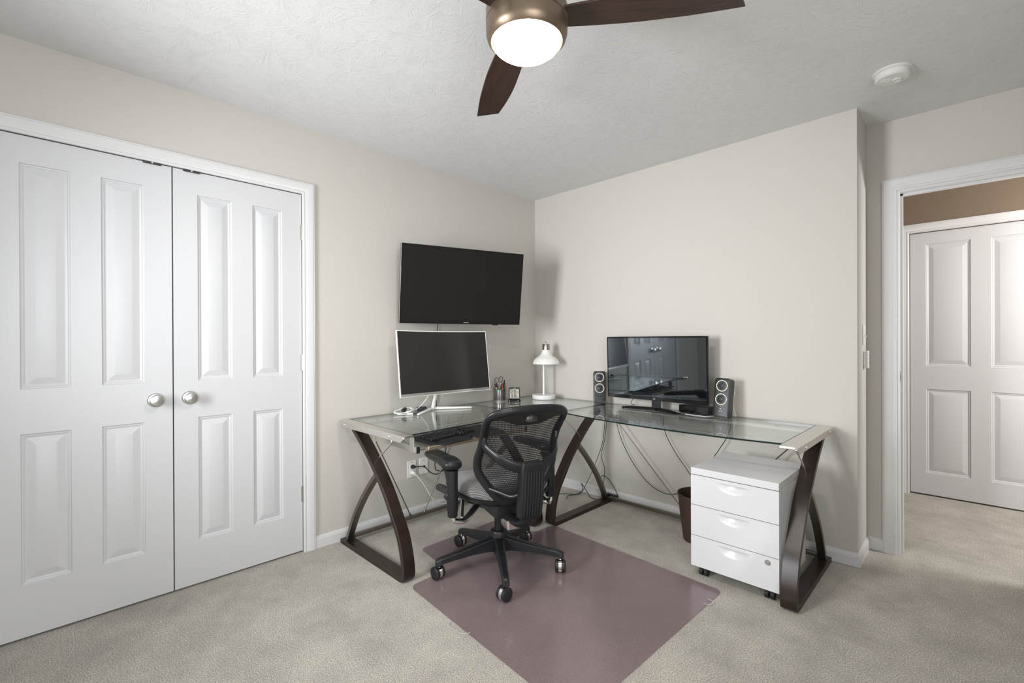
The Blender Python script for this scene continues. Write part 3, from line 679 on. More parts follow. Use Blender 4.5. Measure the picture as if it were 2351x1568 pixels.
# mechanism
m = MB(); m.rings([rr3(0, -.03, .29, .06, .09), rr3(0, -.04, .31, .15, .22), rr3(0, -.03, .35, .17, .27), rr3(0, -.03, .392, .17, .27)]); me_ = m.build('tilt_mechanism', 'black', r, ang=30)
m = MB(); m.tube(smooth_path([(0, -.10, .325), (0, -.18, .312), (0, -.27, .325), (0, -.325, .352), (0, -.35, .39)], 5), .022, 12, up=(0, 0, 1), r2=.032); m.build('spine_link', 'chairblack', r, ang=60)
m = MB(); m.rings([rr3(0, -.155, .270, .075, .09, .008), rr3(0, -.155, .315, .085, .095, .008)]); m.build('chrome_lug', 'chrome', me_)
for s_ in (-1, 1):
    # arm support, post and pad
    m = MB(); m.tube(smooth_path([(s_*.06, -.03, .385), (s_*.14, -.06, .372), (s_*.21, -.115+(.04 if s_ > 0 else 0), .345), (s_*.25, -.14+(.06 if s_ > 0 else 0), .332), (s_*.298 if s_ < 0 else .266, -.143+(.06 if s_ > 0 else 0), .345), (s_*.303 if s_ < 0 else .270, -.14+(.06 if s_ > 0 else 0), .372)], 6), .022, 12, up=(0, 1, 0), r2=.012)
    m.tube(smooth_path([(s_*.19, .02, .395), (s_*.215, -.03, .378), (s_*.235, -.08, .352), (s_*.25, -.118, .338)], 5), .011, 10, up=(0, 1, 0), r2=.008)
    ar = m.build('arm_bracket', 'chrome', r, ang=60)
    m = MB()
    def orr(cx, cy, z, rx, ry): return [(cx+rx*math.cos(2*PI*k/20), cy+ry*math.sin(2*PI*k/20), z) for k in range(20)]
    x0 = s_*.303 if s_ < 0 else .270
    dy = 0 if s_ < 0 else .06
    C_ = lambda q_: [(p_[0], p_[1]+dy, p_[2]) for p_ in q_]
    m.rings([C_(q_) for q_ in [orr(x0, -.14, .362, .022, .024), orr(x0, -.14, .372, .0245, .027), orr(x0, -.14, .385, .024, .027), orr(x0, -.14, .395, .027, .030), orr(x0, -.138, .47, .027, .030), orr(x0, -.134, .53, .0275, .032), orr(x0, -.125, .562, .031, .040), orr(x0, -.112, .585, .037, .052)]])
    m.build('arm_post', 'chairblack', r, ang=60)
    m = MB()
    prof = [(-.170, .030, .015), (-.163, .041, .021), (-.14, .049, .0255), (-.08, .050, .0255), (-.048, .046, .024), (0, .046, .0225), (.08, .050, .021), (.15, .052, .020), (.20, .048, .018), (.222, .038, .014), (.230, .020, .008)]
    def se(y, a_, b_): return [(x0+a_*math.copysign(abs(math.cos(2*PI*k/24))**.7, math.cos(2*PI*k/24)), y, .606+(.006 if y < -.045 else 0)-.012*max(0, y)/.2+b_*math.copysign(abs(math.sin(2*PI*k/24))**.8, math.sin(2*PI*k/24))) for k in range(24)]
    K_ = lambda pr: [[(p_[0], p_[1]+dy*1.5, p_[2]+(.012 if s_ > 0 else 0)) for p_ in se(*q)] for q in pr]
    m.rings(K_([(-.0455, .040, .018), (-.043, .0445, .022)]+prof[5:])); m.build('arm_pad', 'chairblack', r, ang=50)
    m = MB(); m.rings(K_(prof[:4]+[(-.052, .048, .0245), (-.0475, .044, .021)])); m.build('arm_cap', 'chairblack', r, ang=50)
    m = MB(); m.rings([[(x0-.010, yy+dy, zz-hh), (x0+.006, yy+dy, zz-hh), (x0+.006, yy+dy, zz+hh), (x0-.010, yy+dy, zz+hh)] for yy, zz, hh in ((-.135, .462, .014), (-.09, .463, .017), (0, .455, .019), (.08, .442, .018), (.115, .432, .010))]); m.tube([(x0-.031, -.128+dy, .462), (x0+.031, -.128+dy, .462)], .019, 20); m.build('arm_lever', 'black', r, bevel=.003)
    m = MB(); m.tube([(s_*.09, .06, .365), (s_*.20, .09, .372), (s_*.255, .10, .372)], .006, 8); m.box(s_*.255-.012, s_*.255+.012, .085, .125, .364, .378); m.build('adjust_lever', 'black', r, bevel=.003)
# gas lift and base
m = MB(); m.lathe([(.020, .06), (.020, .10), (.024, .10), (.024, .29)], 24); m.build('gas_lift', 'basebl', r)
m = MB(); m.lathe([(.026, .070), (.034, .085), (.046, .10), (.047, .185), (.043, .196), (.030, .198)], 32); hub = m.build('base_hub', 'basebl', r)
for k, a in enumerate((36, 108, 180, 252, 324)):
    T = Matrix.Rotation(math.radians(a), 4, 'Z')
    m = MB()
    rings = []
    for rr_, zt, hh, ww in ((.030, .172, .080, .030), (.07, .160, .062, .027), (.15, .142, .045, .023), (.25, .122, .034, .020), (.315, .110, .030, .0185), (.338, .104, .036, .0175), (.346, .098, .030, .014)):
        rings.append([(rr_, x, z) for x, z in ((-ww, zt-hh), (-ww*.9, zt-.006), (-ww*.55, zt), (ww*.55, zt), (ww*.9, zt-.006), (ww, zt-hh))])
    m.rings(rings, T=T); m.build('base_leg', 'basebl', r, bevel=.0015, ang=40)
    cr = T @ Vector((.330, 0, 0))
    q = MB(); q.lathe([(.006, .0), (.006, .032)], 12, (cr.x, cr.y, .052), 1)
    th = math.radians((-158, -158, -158, -68, -35)[k])
    ax = Vector((math.cos(th), math.sin(th), 0)); cc = Vector((cr.x, cr.y, .0335))-Vector((-ax.y, ax.x, 0))*.010
    for s_ in (-1, 1):
        q.tube([cc+ax*s_*.0085, cc+ax*s_*.011, cc+ax*s_*.023, cc+ax*s_*.027], [.0285, .0320, .0320, .026], 24)
    q.tube([cc-ax*.0083, cc+ax*.0083], .0315, 24, mi=1)
    q.build('caster', ['black', 'chrome'], r, ang=35)

# ------------------------------------------------------------------ TELEVISION ON THE LEFT WALL
def panel_root(name, label, cat, c, yaw, tilt):
    o = thing(name, label, cat, c); o.rotation_euler = (Matrix.Rotation(yaw, 3, 'Z') @ Matrix.Rotation(tilt, 3, 'X')).to_euler(); return o
r = panel_root('wall_television', 'flat black television tilted out from the left wall on an arm', 'television', (.243, -.994, 1.584), math.radians(73.5), math.radians(7.6))
W2, H2 = .45, .2588
m = MB(); m.box(-W2, W2, .0, .012, -H2, H2); m.build('bezel', 'gloss', r, bevel=.002)
m = MB(); m.box(-W2, W2, .0125, .030, -H2, H2); m.box(-.26, .26, .03, .055, -.20, .12); m.build('back_housing', 'black', r, bevel=.004)
m = MB(); m.box(-W2+.012, W2-.012, -.0008, -.0001, -H2+.020, H2-.012); m.build('screen', 'screen2', r, flat=True)
m = MB(); m.box(-W2-.0015, -W2, .001, .011, -H2, H2); m.box(W2, W2+.0015, .001, .011, -H2, H2); m.box(-W2, W2, .001, .011, H2, H2+.0015); m.build('metal_trim', 'silver', r, flat=True)
m = MB(); m.box(.23, .275, .002, .012, -H2-.006, -H2); m.build('sensor', 'black', r, bevel=.002)
text('brand_mark', 'SAMSUNG', .0085, 'mark', r, (.02, -.0011, -H2+.010), (PI/2, 0, 0))
mt = MB()
# wall arm in tv-local space is awkward: build in world space, attach with inverse matrix
bpy.context.view_layer.update()
inv = r.matrix_world.inverted()
bk = r.matrix_world @ Vector((0, .055, 0)); plate_c = Vector((0, -.93, 1.56))
m = MB(); m.box(.001, .014, -.97, -.89, 1.44, 1.68, T=inv); m.tube([inv @ Vector((.014, -.93, 1.56)), inv @ Vector((.07, -.86, 1.565)), inv @ ((bk+Vector((.10, -.86, 1.57)))/2), inv @ bk], .014, 10); m.box(-.12, .12, .055, .066, -.11, .11); m.build('wall_arm', 'black', r)
cb_ = MB(); cb_.tube([(.012, -1.06, 1.45), (.010, -1.06, 1.28), (.008, -1.065, 1.1), (.008, -1.07, .6), (.01, -1.07, .36)], .0025, 8)
tag(cb_.build('television_cable', 'cordblk'), 'thin dark cable hanging down the wall below the television', 'cable')

# ------------------------------------------------------------------ CURVED MONITOR
r = panel_root('curved_monitor', 'curved white framed monitor on a white stand, left half of desk', 'monitor', (.2255, -1.1565, 1.069), math.radians(87), math.radians(-7))
W2, H2 = .355, .21
def cur(x): return -.028*((x/W2)**2)+.009
def curved(mb, x0, x1, z0, z1, y0, y1, n=24):
    R = []
    for i in range(n+1):
        x = x0+(x1-x0)*i/n; c_ = cur(x); R.append([(x, c_+y0, z0), (x, c_+y1, z0), (x, c_+y1, z1), (x, c_+y0, z1)])
    mb.rings(R); return mb
m = MB(); curved(m, -W2, W2, -H2, H2, .0, .010); curved(m, -W2*.93, W2*.93, -H2*.9, H2*.9, .010, .026); m.build('case', 'whiteplastic', r, ang=25)
m = MB(); curved(m, -W2+.006, W2-.006, -H2+.019, H2-.006, -.0008, 0); m.build('screen', 'screen3', r, ang=60)
m = MB(); curved(m, -W2+.004, W2-.004, -H2+.003, -H2+.0185, -.0007, 0); m.build('chin_strip', 'nickel', r, ang=60)
bpy.context.view_layer.update(); inv = r.matrix_world.inverted()
ap = Vector((.085, -1.155, DZ))
m = MB(); m.tube([inv @ (ap+Vector((0, 0, .006))), inv @ (ap+Vector((.020, 0, .07))), inv @ (ap+Vector((.055, .0, .16))), inv @ Vector((.185, -1.155, 1.02))], [.019, .017, .015, .015], 16, r2=[.015, .013, .012, .012]); m.build('stand_neck', 'white', r, ang=60)
m = MB()
for e in ((.232, -1.375), (.232, -.935)):
    a_ = ap+Vector((-.005, 0, .010)); b_ = Vector((e[0], e[1], DZ+.007)); m.tube([inv @ a_, inv @ (a_*.5+b_*.5), inv @ b_, inv @ (b_+(b_-a_).normalized()*.004)], [.011, .0095, .0075, .004], 14, r2=[.009, .008, .0065, .003])
m.build('stand_feet', 'white', r, ang=60)
# ------------------------------------------------------------------ SMALL TV ON THE RIGHT HALF
LC = Vector((1.205, -.150, 1.018))
r = panel_root('desktop_television', 'glossy black television on a curved stand, right half of desk', 'television', LC, math.radians(.8), math.radians(1.8))
W2, H2 = .364, .2175
m = MB(); m.box(-W2, W2, 0, .014, -H2, H2); m.build('bezel', 'gloss', r, bevel=.0025)
m = MB(); m.box(-W2+.01, W2-.01, .0142, .035, -H2+.005, H2-.01); m.box(-.22, .22, .035, .060, -.19, .05); m.build('back_housing', 'black', r, bevel=.004)
m = MB(); m.box(-W2+.012, W2-.012, -.0006, -.0001, -H2+.026, H2-.011); m.build('screen', 'screen', r, flat=True)
m = MB(); m.box(-W2+.002, W2-.002, -.0014, -.0001, -H2+.001, -H2+.024); m.build('lower_bezel', 'gloss', r, flat=True)
text('brand_mark', 'LG', .011, 'mark', r, (.0, -.0018, -H2+.0125), (PI/2, 0, 0))
bpy.context.view_layer.update(); inv = r.matrix_world.inverted()
m = MB(); m.box(-.032, .032, -.006, .006, 0, .10, T=inv @ Matrix.Translation((1.215, -.135, DZ+.008))); m.build('stand_neck', 'gloss', r, bevel=.003)
ft = [Vector((.985, -.190, DZ)), Vector((1.07, -.150, DZ)), Vector((1.215, -.130, DZ)), Vector((1.32, -.165, DZ)), Vector((1.405, -.218, DZ))]
arc = smooth_path(ft, 6); nA = len(arc); R_ = []
for i, p in enumerate(arc):
    t = (arc[min(i+1, nA-1)]-arc[max(i-1, 0)]).normalized(); q = Vector((-t.y, t.x, 0)); s_ = 1-.35*abs(i/(nA-1)*2-1)**3; ww = .034*s_; hh = .018*s_
    R_.append([tuple(inv @ v_) for v_ in (p-q*ww+Vector((0, 0, .0005)), p+q*ww+Vector((0, 0, .0005)), p+q*ww*.9+Vector((0, 0, hh*.6)), p+Vector((0, 0, hh)), p-q*ww*.9+Vector((0, 0, hh*.6)))])
m = MB(); m.rings(R_); m.build('stand_foot', 'gloss', r, ang=30)
# set top box
r = thing('cable_box', 'small glossy black box under the right end of the desktop television', 'set-top box', (1.468, -.085, DZ), math.radians(-8))
m = MB(); m.box(-.10, .10, -.042, .046, .003, .050); m.build('case', 'gloss', r, bevel=.002)
m = MB(); m.box(-.098, .098, -.0435, -.0421, .006, .047); m.build('front_panel', 'gloss', r, flat=True)
for x in (-.085, .085):
    for y in (-.032, .036): m = MB(); m.lathe([(.008, 0), (.008, .0028)], 12, (x, y, 0)); m.build('foot', 'rubber', r)

# ------------------------------------------------------------------ SPEAKERS
def speaker(label, x, y, rz, knob):
    r = thing('speaker', label, 'speaker', (x, y, DZ), rz, 'pair of desktop speakers')
    r.rotation_euler = (Matrix.Rotation(rz, 3, 'Z')).to_euler()
    Tt = Matrix.Rotation(math.radians(-10), 4, 'X')
    m = MB(); R = []
    for y_, s_ in ((-.036, .94), (-.040+.006, 1), (.030, 1), (.036, .96)):
        R.append([(px, y_, pz) for px, pz in rrect(.090*s_, .236*s_, .014, 4, 0, .122)])
    m.rings(R, T=Tt); m.build('cabinet', 'spk', r, ang=35)
    for i, z in enumerate((.193, .112)):
        Td = Tt @ Matrix.Translation((0, -.0362, z)) @ Matrix.Rotation(PI/2, 4, 'X')
        m = MB(); m.lathe([(.0340, 0), (.0345, .002), (.0325, .0035), (.0300, .002), (.0300, 0)], 40, T=Td); g_ = m.build('driver_ring', 'cream', r)
        m = MB(); m.lathe([(.0300, .0012), (.022, .0016), (.0175, .003), (.012, .006), (.005, .008), (.0005, .0085)], 32, T=Td); m.build('driver_cone', 'conegrey', r)
    if knob:
        m = MB(); m.lathe([(.0125, 0), (.0125, .009), (.011, .0105), (.0005, .0105)], 28, T=Tt @ Matrix.Translation((0, -.0362, .060)) @ Matrix.Rotation(PI/2, 4, 'X')); m.build('volume_knob', 'spk', r)
        for x_ in (-.026, .026):
            m = MB(); m.lathe([(.0028, 0), (.0028, .001)], 12, T=Tt @ Matrix.Translation((x_, -.0362, .066)) @ Matrix.Rotation(PI/2, 4, 'X')); m.build('jack_socket', 'black', r)
    else:
        q = text('brand_mark', 'logitech', .007, 'mark', r, (0, -.0368, .044), (PI/2, 0, 0)); q.matrix_basis = Tt @ Matrix.Translation((0, -.0368, .042)) @ Matrix.Rotation(PI/2, 4, 'X')
        m = MB(); m.lathe([(.003, 0), (.003, .0005), (.0005, .0005)], 16, T=Tt @ Matrix.Translation((0, -.0365, .055)) @ Matrix.Rotation(PI/2, 4, 'X')); m.build('logo_dot', 'mark', r)
    m = MB()
    R = []
    for y_, z_ in ((.020, .236), (.030, .232), (.044, .20), (.054, .13), (.062, .075), (.105, .006), (.110, .0022), (.1035, .0022), (.060, .064)):
        pass
    path = [(.0800, .233), (.0800, .225), (.0745, .19), (.0650, .135), (.054, .080), (.064, .05), (.096, .006)]
    pp = smooth_path([(0, a, b) for a, b in path], 5)
    m.tube(pp, .003, 8, up=(0, 0, 1) if 0 else None, r2=.003)
    m = MB(); R = []
    for i, p in enumerate(pp):
        t = (pp[min(i+1, len(pp)-1)]-pp[max(i-1, 0)]).normalized(); q = Vector((0, -t.z, t.y)); w_ = .0435
        R.append([(-w_, p.y-q.y*.003, p.z-q.z*.003), (w_, p.y-q.y*.003, p.z-q.z*.003), (w_, p.y+q.y*.003, p.z+q.z*.003), (-w_, p.y+q.y*.003, p.z+q.z*.003)])
    m.rings(R); m.build('cream_back_stand', 'cream', r, ang=40)
    return r
speaker('black two driver speaker with volume knob, left of desktop television', .748, -.118, math.radians(36), True)
speaker('black two driver speaker without knob, right of desktop television', 1.660, -.165, math.radians(-3), False)

# ------------------------------------------------------------------ LAMP, PEN CUP, CLOCK
r = thing('desk_lamp', 'white desk lamp with a bell shade in the desk corner', 'desk lamp', (.255, -.185, DZ))
m = MB(); m.lathe([(.086, .0), (.092, .003), (.094, .006), (.094, .032), (.091, .036), (.0005, .037)], 56); m.build('base', 'white', r)
m = MB(); m.lathe([(.012, .0371), (.012, .039), (.0085, .039), (.0085, .30), (.0085, .34)], 20); m.build('pole', 'white', r)
SH = (.014, .014)
m = MB(); m.lathe([(.026, .399), (.031, .397), (.034, .383), (.042, .366), (.056, .350), (.078, .336), (.095, .320), (.105, .303), (.109, .284), (.1075, .284), (.1035, .302), (.093, .319), (.076, .334), (.054, .348), (.040, .364), (.032, .382), (.026, .397)], 56, (SH[0], SH[1], 0)); m.build('lamp_shade', 'white', r, ang=50)
m = MB(); m.lathe([(.0005, .3975), (.030, .3975), (.030, .443), (.0285, .4455), (.0075, .446), (.007, .461), (.006, .463), (.0005, .463)], 28, (SH[0], SH[1], 0)); m.build('socket_cap', 'capmetal', r)
m = MB(); m.tube([(0, 0, .335), (.006, .006, .365), (SH[0], SH[1], .396)], .0085, 12); m.build('shade_arm', 'white', r)
m = MB(); m.lathe([(.012, .395), (.014, .365), (.028, .342), (.030, .325), (.022, .306), (.0005, .300)], 20, (SH[0], SH[1], 0)); m.build('bulb', 'white', r)

CUP = (.100, -.530)
r = thing('pen_cup', 'grey translucent pen cup with a scooped silver rim', 'pen cup', (CUP[0], CUP[1], DZ), math.radians(43))
def cup_ring(rr_, z0, dip, n=40):
    out = []
    for k in range(n):
        a = 2*PI*k/n; q = max(0, -math.sin(a)); out.append((rr_*math.cos(a), rr_*math.sin(a), z0-dip*q**1.6 if dip else z0))
    return out
m = MB(); m.rings([cup_ring(.048, .004, 0), cup_ring(.050, .008, 0), cup_ring(.0505, .138, .048), cup_ring(.0485, .138, .048), cup_ring(.0475, .012, 0), cup_ring(.001, .012, 0)], caps=True); m.build('cup_wall', 'clear', r, ang=40)
m = MB(); m.rings([[(p[0]*s1, p[1]*s1, p[2]+dz) for p in cup_ring(.050, .138, .048)] for s1, dz in ((1.02, -.002), (1.03, .0015), (.97, .0015), (.96, -.002))], closed=True); m.build('rim', 'silver', r)
m = MB(); m.lathe([(.044, 0), (.050, .0005), (.0515, .004), (.0515, .008), (.048, .009)], 40); m.build('foot', 'silver', r)
pens = [('red marker pen leaning right in the pen cup', (.60, .03, .02, 1), .020, -.018, .024, -.012, .130, .0052, 'redpen'),
        ('orange pen in the middle of the pen cup', (.70, .16, .03, 1), .006, -.020, -.004, -.026, .118, .0045, 'orangepen'),
        ('white capped pen at the left of the pen cup', (.75, .75, .78, 1), -.022, -.012, -.028, -.018, .125, .0045, 'whitepen'),
        ('dark red pencil at the far left of the pen cup', (.25, .02, .03, 1), -.030, .004, -.037, -.002, .132, .0038, 'darkred'),
        ('pale blue pen in front of the scissors', (.20, .42, .62, 1), -.006, -.008, -.012, -.014, .128, .0045, 'bluepen'),
        ('black marker standing tallest at the right of the pen cup', (.01, .01, .012, 1), .028, .010, .038, .012, .165, .0055, 'blackpen'),
        ('navy pen beside the red marker', (.03, .05, .14, 1), .014, .006, .020, .004, .132, .0042, 'navypen'),
        ('magenta pen behind the white capped pen', (.45, .02, .12, 1), -.014, .014, -.020, .012, .130, .0042, 'magentapen')]
bpy.context.view_layer.update()
for lab, col, bx, by, tx, ty, ln, rd_, nm in pens:
    M[nm] = mat(nm, col, .35)
    q = thing('pen', lab, 'pen', (CUP[0], CUP[1], DZ), math.radians(43), 'pens in the pen cup')
    k_ = .8 ; A = Vector((bx*k_, by*k_, .0155)); B = Vector((tx*.95, ty*.95, ln)); d = (B-A)
    m = MB(); m.tube([A, A+d*.04, A+d*.85, A+d*.86], [rd_*.3, rd_, rd_, rd_*.9], 12); m.build('barrel', nm, q)
    m = MB(); m.tube([A+d*.862, A+d*.97, B], [rd_*1.1, rd_*1.0, rd_*.5], 12); m.build('cap', nm if nm not in ('whitepen',) else 'conegrey', q)
q = thing('scissors', 'grey handled scissors standing in the pen cup', 'scissors', (CUP[0], CUP[1], DZ), math.radians(43))
M['scgrey'] = mat('scissor_handle', (.22, .20, .17, 1), .45)
for s_, cx_, cz_, rx, rz_, tl in ((-1, -.024, .162, .0165, .021, .1), (1, .007, .168, .0150, .0235, .25)):
    loop = [(cx_+rx*math.cos(2*PI*k/28)*math.cos(tl)+rz_*math.sin(2*PI*k/28)*math.sin(tl), .018, cz_-rx*math.cos(2*PI*k/28)*math.sin(tl)+rz_*math.sin(2*PI*k/28)*math.cos(tl)) for k in range(28)]
    m = MB(); m.tube(loop, .0033, 8, closed=True, up=(0, 1, 0), r2=.0038); m.build('handle', 'scgrey', q)
    m = MB(); m.add([(cx_*.6-.003*s_, .018+.001*s_, cz_-.020), (cx_*.6+.007*s_, .018+.001*s_, cz_-.026), (-.006*s_-.006, .018+.001*s_, .02), (-.006*s_-.009, .018+.001*s_, .018)], [(0, 1, 2, 3)])
    m = MB(); m.prism([(cx_*.7-.004, cz_-.019), (cx_*.7+.004, cz_-.019), (-.008-s_*.003+.004, .07), (-.008-s_*.004, .016), (-.008-s_*.003-.004, .07)], 'y', .018+.0002*s_, .018+.0018*s_); m.build('blade', 'nickel', q)

r = thing('desk_clock', 'small square digital clock with dark frame beside the pen cup', 'clock', (.205, -.475, DZ), math.radians(45))
TC = Matrix.Rotation(math.radians(-8), 4, 'X')
m = MB(); m.prism(rrect(.088, .092, .010, 4, 0, .064), 'y', -.008, .010, T=TC); m.build('frame', 'spk', r, bevel=.002)
m = MB(); m.box(-.036, .036, -.0088, -.0081, .026, .096, T=TC); m.build('lcd_panel', 'lcd', r, flat=True)
m = MB(); m.prism(rrect(.098, .050, .016, 5), 'z', .0005, .018); m.build('base', 'gloss', r, bevel=.003)
m = MB()
for k in range(7): m.box(-.010+k*.0030, -.010+k*.0030+.0022, -.0086, -.0081, .1015, .1045, T=TC)
m.build('maker_mark', 'mark', r, flat=True)
SEG = {'0': 'abcdef', '1': 'bc', '2': 'abged', '3': 'abgcd', '5': 'afgcd'}
def digits(mb, s_, x, z, w_, h_):
    t = h_*.10
    for ch in s_:
        if ch == ':':
            for zz in (z+h_*.3, z+h_*.65): mb.box(x, x+t, -.0092, -.0088, zz, zz+t, T=TC)
            x += t*2.4; continue
        for g_ in SEG[ch]:
            b = {'a': (0, w_, h_-t, h_), 'd': (0, w_, 0, t), 'g': (0, w_, h_/2-t/2, h_/2+t/2), 'f': (0, t, h_/2, h_), 'e': (0, t, 0, h_/2), 'b': (w_-t, w_, h_/2, h_), 'c': (w_-t, w_, 0, h_/2)}[g_]
            mb.box(x+b[0], x+b[1], -.0092, -.0088, z+b[2], z+b[3], T=TC)
        x += w_*1.38
m = MB(); digits(m, '12:05', -.0325, .063, .0080, .028); digits(m, '33', .0205, .064, .0046, .015)
digits(m, '0:00', -.0215, .030, .0080, .028); digits(m, '00', .0205, .031, .0046, .012); m.build('digits', 'lcdink', r, flat=True)

# ------------------------------------------------------------------ KEYBOARD
r = thing('keyboard', 'black ergonomic keyboard with palm rests on the sliding tray', 'keyboard', (.555, -1.305, .6445), PI/2+math.radians(2))
r.scale = (1.1, 1.08, 1.1)
# local: x along keyboard (world +y), y away from the sitter (world -x)
def ky(x): return .020*math.cos(x/.23*PI/2)
m = MB(); R = []
for i in range(25):
    x = -.235+.47*i/24; c_ = ky(x); R.append([(x, -.115+c_, .001), (x, .085+c_*.6, .001), (x, .085+c_*.6, .022), (x, -.03+c_, .017), (x, -.115+c_, .010)])
m.rings(R); m.build('case', 'spk', r, ang=30)
kk = MB(); R = [[(x*s_, y*s_, z) for x, y in rrect(.0165, .0165, .002, 2)] for s_, z in ((1, 0), (.98, .004), (.80, .009))]; kk.rings(R)
key0 = kk.build('key', 'black', r, ang=35)
first = True; cnt = 0
for row in range(6):
    for col_ in range(16):
        x = -.225+col_*.0188+(.010 if col_ > 6 else 0)+(.018 if col_ > 12 else 0)+(row % 2)*.002
        if row == 5 and col_ in (4, 5, 6, 8, 9): continue
        if row == 5 and col_ > 12: continue
        if row < 2 and col_ == 7: continue
        y = -.062+ky(x)*.8+(5-row)*.0 + (5-row)*.0; y = -.055+ky(x)*.85+(5-row)*.0195*1.0 if row < 6 else y
        z = .0165+.0045*(5-row)/5
        if first: k_ = key0; first = False
        else: k_ = key0.copy(); C.objects.link(k_)
        k_.parent = r; k_.location = (x, y, z); k_.rotation_euler = (.04, 0, (.12 if x < 0 else -.12)*(1 if abs(x) < .15 else .5)); cnt += 1
m = MB(); m.box(-.155, -.065, -.064+ky(.11)*.85, -.048+ky(.11)*.85, .0165, .025); m.build('space_bar', 'black', r, bevel=.002)
for s_ in (-1, 1):
    m = MB(); R = []
    for i in range(13):
        x = s_*(.012+.205*i/12) if s_ < 0 else .012+.205*i/12; c_ = ky(x)*.9; q = math.sin(PI*min(max(i/12, .06), .94))**.35
        R.append([(x, -.150+c_, .002), (x, -.075+c_, .002), (x, -.075+c_, .002+.016*q), (x, -.11+c_, .002+.017*q), (x, -.147+c_, .002+.008*q)])
    m.rings(R); m.build('palm_rest', 'rubber', r, ang=50)

# ------------------------------------------------------------------ CABLES AND SMALL THINGS
def cable(name, label, pts, rad_, mt_, n=8, cat='cable'):
    m = MB(); m.tube(smooth_path(pts, 8), rad_, n); return tag(m.build(name, mt_, ang=60), label, cat)
# coil of white cable with black twist on the desk
r = thing('coiled_cable', 'coiled white cable with a black tie beside the monitor foot', 'cable', (.115, -1.405, DZ), math.radians(75))
m = MB()
pts = []
for k in range(70):
    a = 2*PI*k/18; rx = .058+.007*math.sin(k*.9); ry = .024+.004*math.cos(k*1.7); pts.append((rx*math.cos(a), ry*math.sin(a), .007+.026*(.5+.5*math.sin(a+.6))+.0012*(k/14)))
m.tube(smooth_path(pts, 2), .0026, 7); m.build('coil', 'cordwht', r, ang=60)
m = MB()
for k in range(9):
    a = k*.7; m.tube([(.0+.004*math.sin(k), -.022+.012*math.cos(a)*.5, .006+.003*k), (.018*math.cos(a), .004*math.sin(a), .014+.0042*k), (.008, .024*math.sin(a+1), .010+.003*k)], .0022, 6)
m.tube([(-.006, 0, .008), (.010, 0, .040)], .012, 10); m.build('black_tie', 'cordblk', r, ang=60)
m = MB(); m.tube([(-.055, -.034, .005), (.01, -.040, .005)], .0028, 8); m.box(.01, .045, -.050, -.032, .001, .012); m.build('white_plug', 'whiteplastic', r, bevel=.002)
m = MB(); m.box(.049, .085, -.049, -.036, .001, .008); m.box(.085, .095, -.0475, -.0375, .0015, .0075); m.build('usb_plug', 'conegrey', r, bevel=.001)
m = MB(); m.box(-.032, .032, -.018, .018, .0005, .026, T=Matrix.Translation((.07, -1.235, DZ)) @ Matrix.Rotation(math.radians(60), 4, 'Z')); tag(m.build('power_adapter', 'black', bevel=.003), 'small black power adapter behind the coiled cable', 'power adapter')
cable('monitor_cable', 'white cable hanging behind the monitor, left of its neck', [(.145, -1.215, .90), (.120, -1.225, .83), (.085, -1.26, .770), (.07, -1.30, .744), (.085, -1.34, .741)], .0026, 'cordwht')
cable('monitor_cable', 'white cable hanging behind the monitor, right of its neck', [(.15, -1.105, .90), (.115, -1.10, .83), (.08, -1.095, .77), (.05, -1.10, .742)], .0026, 'cordwht')
# plugs in the outlet
r = thing('power_cable', 'black power cord plugged into the upper socket of the outlet', 'power cord', (0, 0, 0))
m = MB(); m.tube([(.0095, -1.275, .352), (.013, -1.275, .352), (.028, -1.272, .353), (.036, -1.262, .352)], [.013, .0145, .011, .005], 16); m.build('plug', 'cordblk', r)
m = MB(); m.tube(smooth_path([(.034, -1.264, .352), (.05, -1.235, .353), (.055, -1.20, .340), (.055, -1.16, .300), (.055, -1.11, .275), (.06, -1.06, .290), (.06, -1.035, .33), (.06, -1.03, .40), (.08, -1.03, .55), (.10, -1.03, .68)], 8), .0032, 8); m.build('cord', 'cordblk', r)
cable('data_cable', 'thin black cable looping beside the power cord at the wall', [(.10, -1.12, .69), (.06, -1.12, .48), (.055, -1.118, .37), (.055, -1.115, .315), (.055, -1.09, .295), (.06, -1.04, .285), (.09, -.98, .26), (.10, -.93, .10), (.08, -.90, .008)], .003, 'cordblk')
r = thing('power_cable', 'white power cord plugged into the lower socket of the outlet', 'power cord', (0, 0, 0))
m = MB(); m.tube([(.0095, -1.275, .312), (.014, -1.275, .312), (.026, -1.272, .308), (.034, -1.262, .300)], [.012, .0145, .012, .005], 16); m.build('plug', 'cordwht', r)
m = MB(); m.tube(smooth_path([(.033, -1.264, .301), (.04, -1.235, .265), (.045, -1.19, .20), (.048, -1.14, .115), (.05, -1.08, .060), (.05, -1.0, .046), (.05, -.92, .050), (.05, -.86, .03)], 8), .0042, 10); m.build('cord', 'cordwht', r)
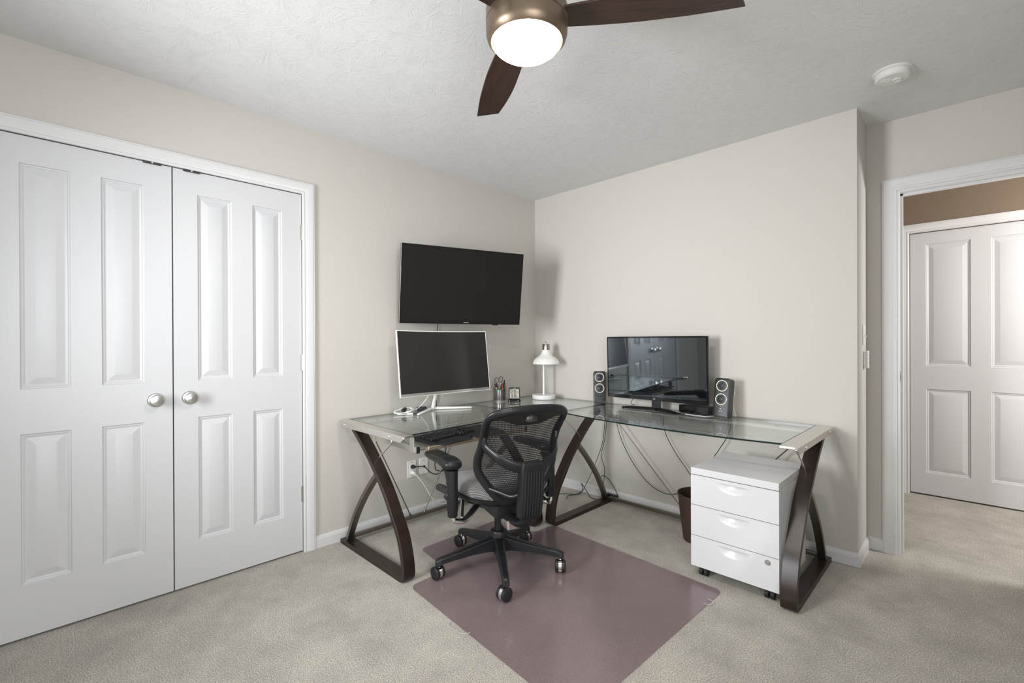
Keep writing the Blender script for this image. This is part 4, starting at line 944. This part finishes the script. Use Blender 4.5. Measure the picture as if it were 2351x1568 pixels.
# cables behind the right half
cable('hanging_cable', 'thin black cable hanging in a long slack loop under the television stand', [(.865, -.05, .735), (.85, -.045, .60), (.90, -.04, .45), (1.00, -.04, .30), (1.12, -.04, .19), (1.25, -.04, .155), (1.36, -.04, .20), (1.44, -.05, .262), (1.39, -.05, .35), (1.31, -.05, .45), (1.235, -.05, .58), (1.215, -.05, .73)], .0024, 'cordblk')
cable('speaker_cable', 'thin black cable hanging straight down behind the left speaker', [(.775, -.10, .735), (.775, -.06, .70), (.765, -.05, .60), (.745, -.05, .45), (.715, -.05, .33), (.745, -.05, .24), (.735, -.05, .12), (.72, -.06, .03), (.74, -.07, .006)], .0023, 'cordblk')
cable('speaker_cable', 'thin black cable swinging left on its way down to the carpet', [(.78, -.11, .735), (.762, -.07, .62), (.735, -.055, .45), (.69, -.055, .32), (.64, -.06, .20), (.60, -.08, .10), (.56, -.10, .02), (.52, -.13, .006), (.50, -.19, .006), (.54, -.25, .006)], .0023, 'cordblk')
cable('floor_cable', 'thin black cable curled on the carpet by the middle desk leg', [(.42, -.20, .006), (.47, -.15, .006), (.53, -.12, .006), (.57, -.09, .05), (.55, -.08, .09), (.58, -.07, .05), (.64, -.09, .008), (.69, -.10, .006), (.72, -.10, .008)], .0026, 'cordblk')
cable('floor_cable', 'thin black cable arching up from the adapter and back down', [(.72, -.045, .02), (.69, -.04, .12), (.71, -.035, .17), (.77, -.035, .16), (.83, -.035, .09), (.86, -.04, .035), (.85, -.05, .012), (.83, -.06, .010)], .0026, 'cordblk')
cable('speaker_cable', 'thin black cable slanting down behind the cabinet from the right speaker', [(1.68, -.06, .735), (1.655, -.06, .62), (1.60, -.06, .52), (1.55, -.06, .42), (1.54, -.07, .2), (1.60, -.08, .01)], .0023, 'cordblk')
m = MB(); m.box(.752, .842, -.053, -.018, .0275, .050); tag(m.build('power_strip', 'black', bevel=.003), 'black power brick resting on the desk foot by the wall', 'power adapter')
cable('television_wire', 'thin cable rising behind the desktop television toward its left end', [(1.01, -.055, .748), (.985, -.07, .755), (1.02, -.085, .80), (1.10, -.08, .86)], .002, 'cordblk')
cable('white_cable', 'white cable lying in loops behind the television stand', [(1.04, -.10, .745), (1.02, -.06, .741), (1.10, -.045, .741), (1.20, -.05, .741), (1.24, -.075, .741)], .0026, 'cordwht')
cable('television_plug', 'black cable with a thick plug behind the television neck', [(1.16, -.06, .86), (1.17, -.06, .79), (1.19, -.062, .76), (1.21, -.064, .745)], .004, 'cordblk')
cable('white_cable', 'white cable running from the small black box to the right speaker', [(1.43, -.165, .7390), (1.50, -.175, .7390), (1.56, -.175, .7390), (1.595, -.12, .7390), (1.60, -.06, .7390)], .0016, 'cordwht')
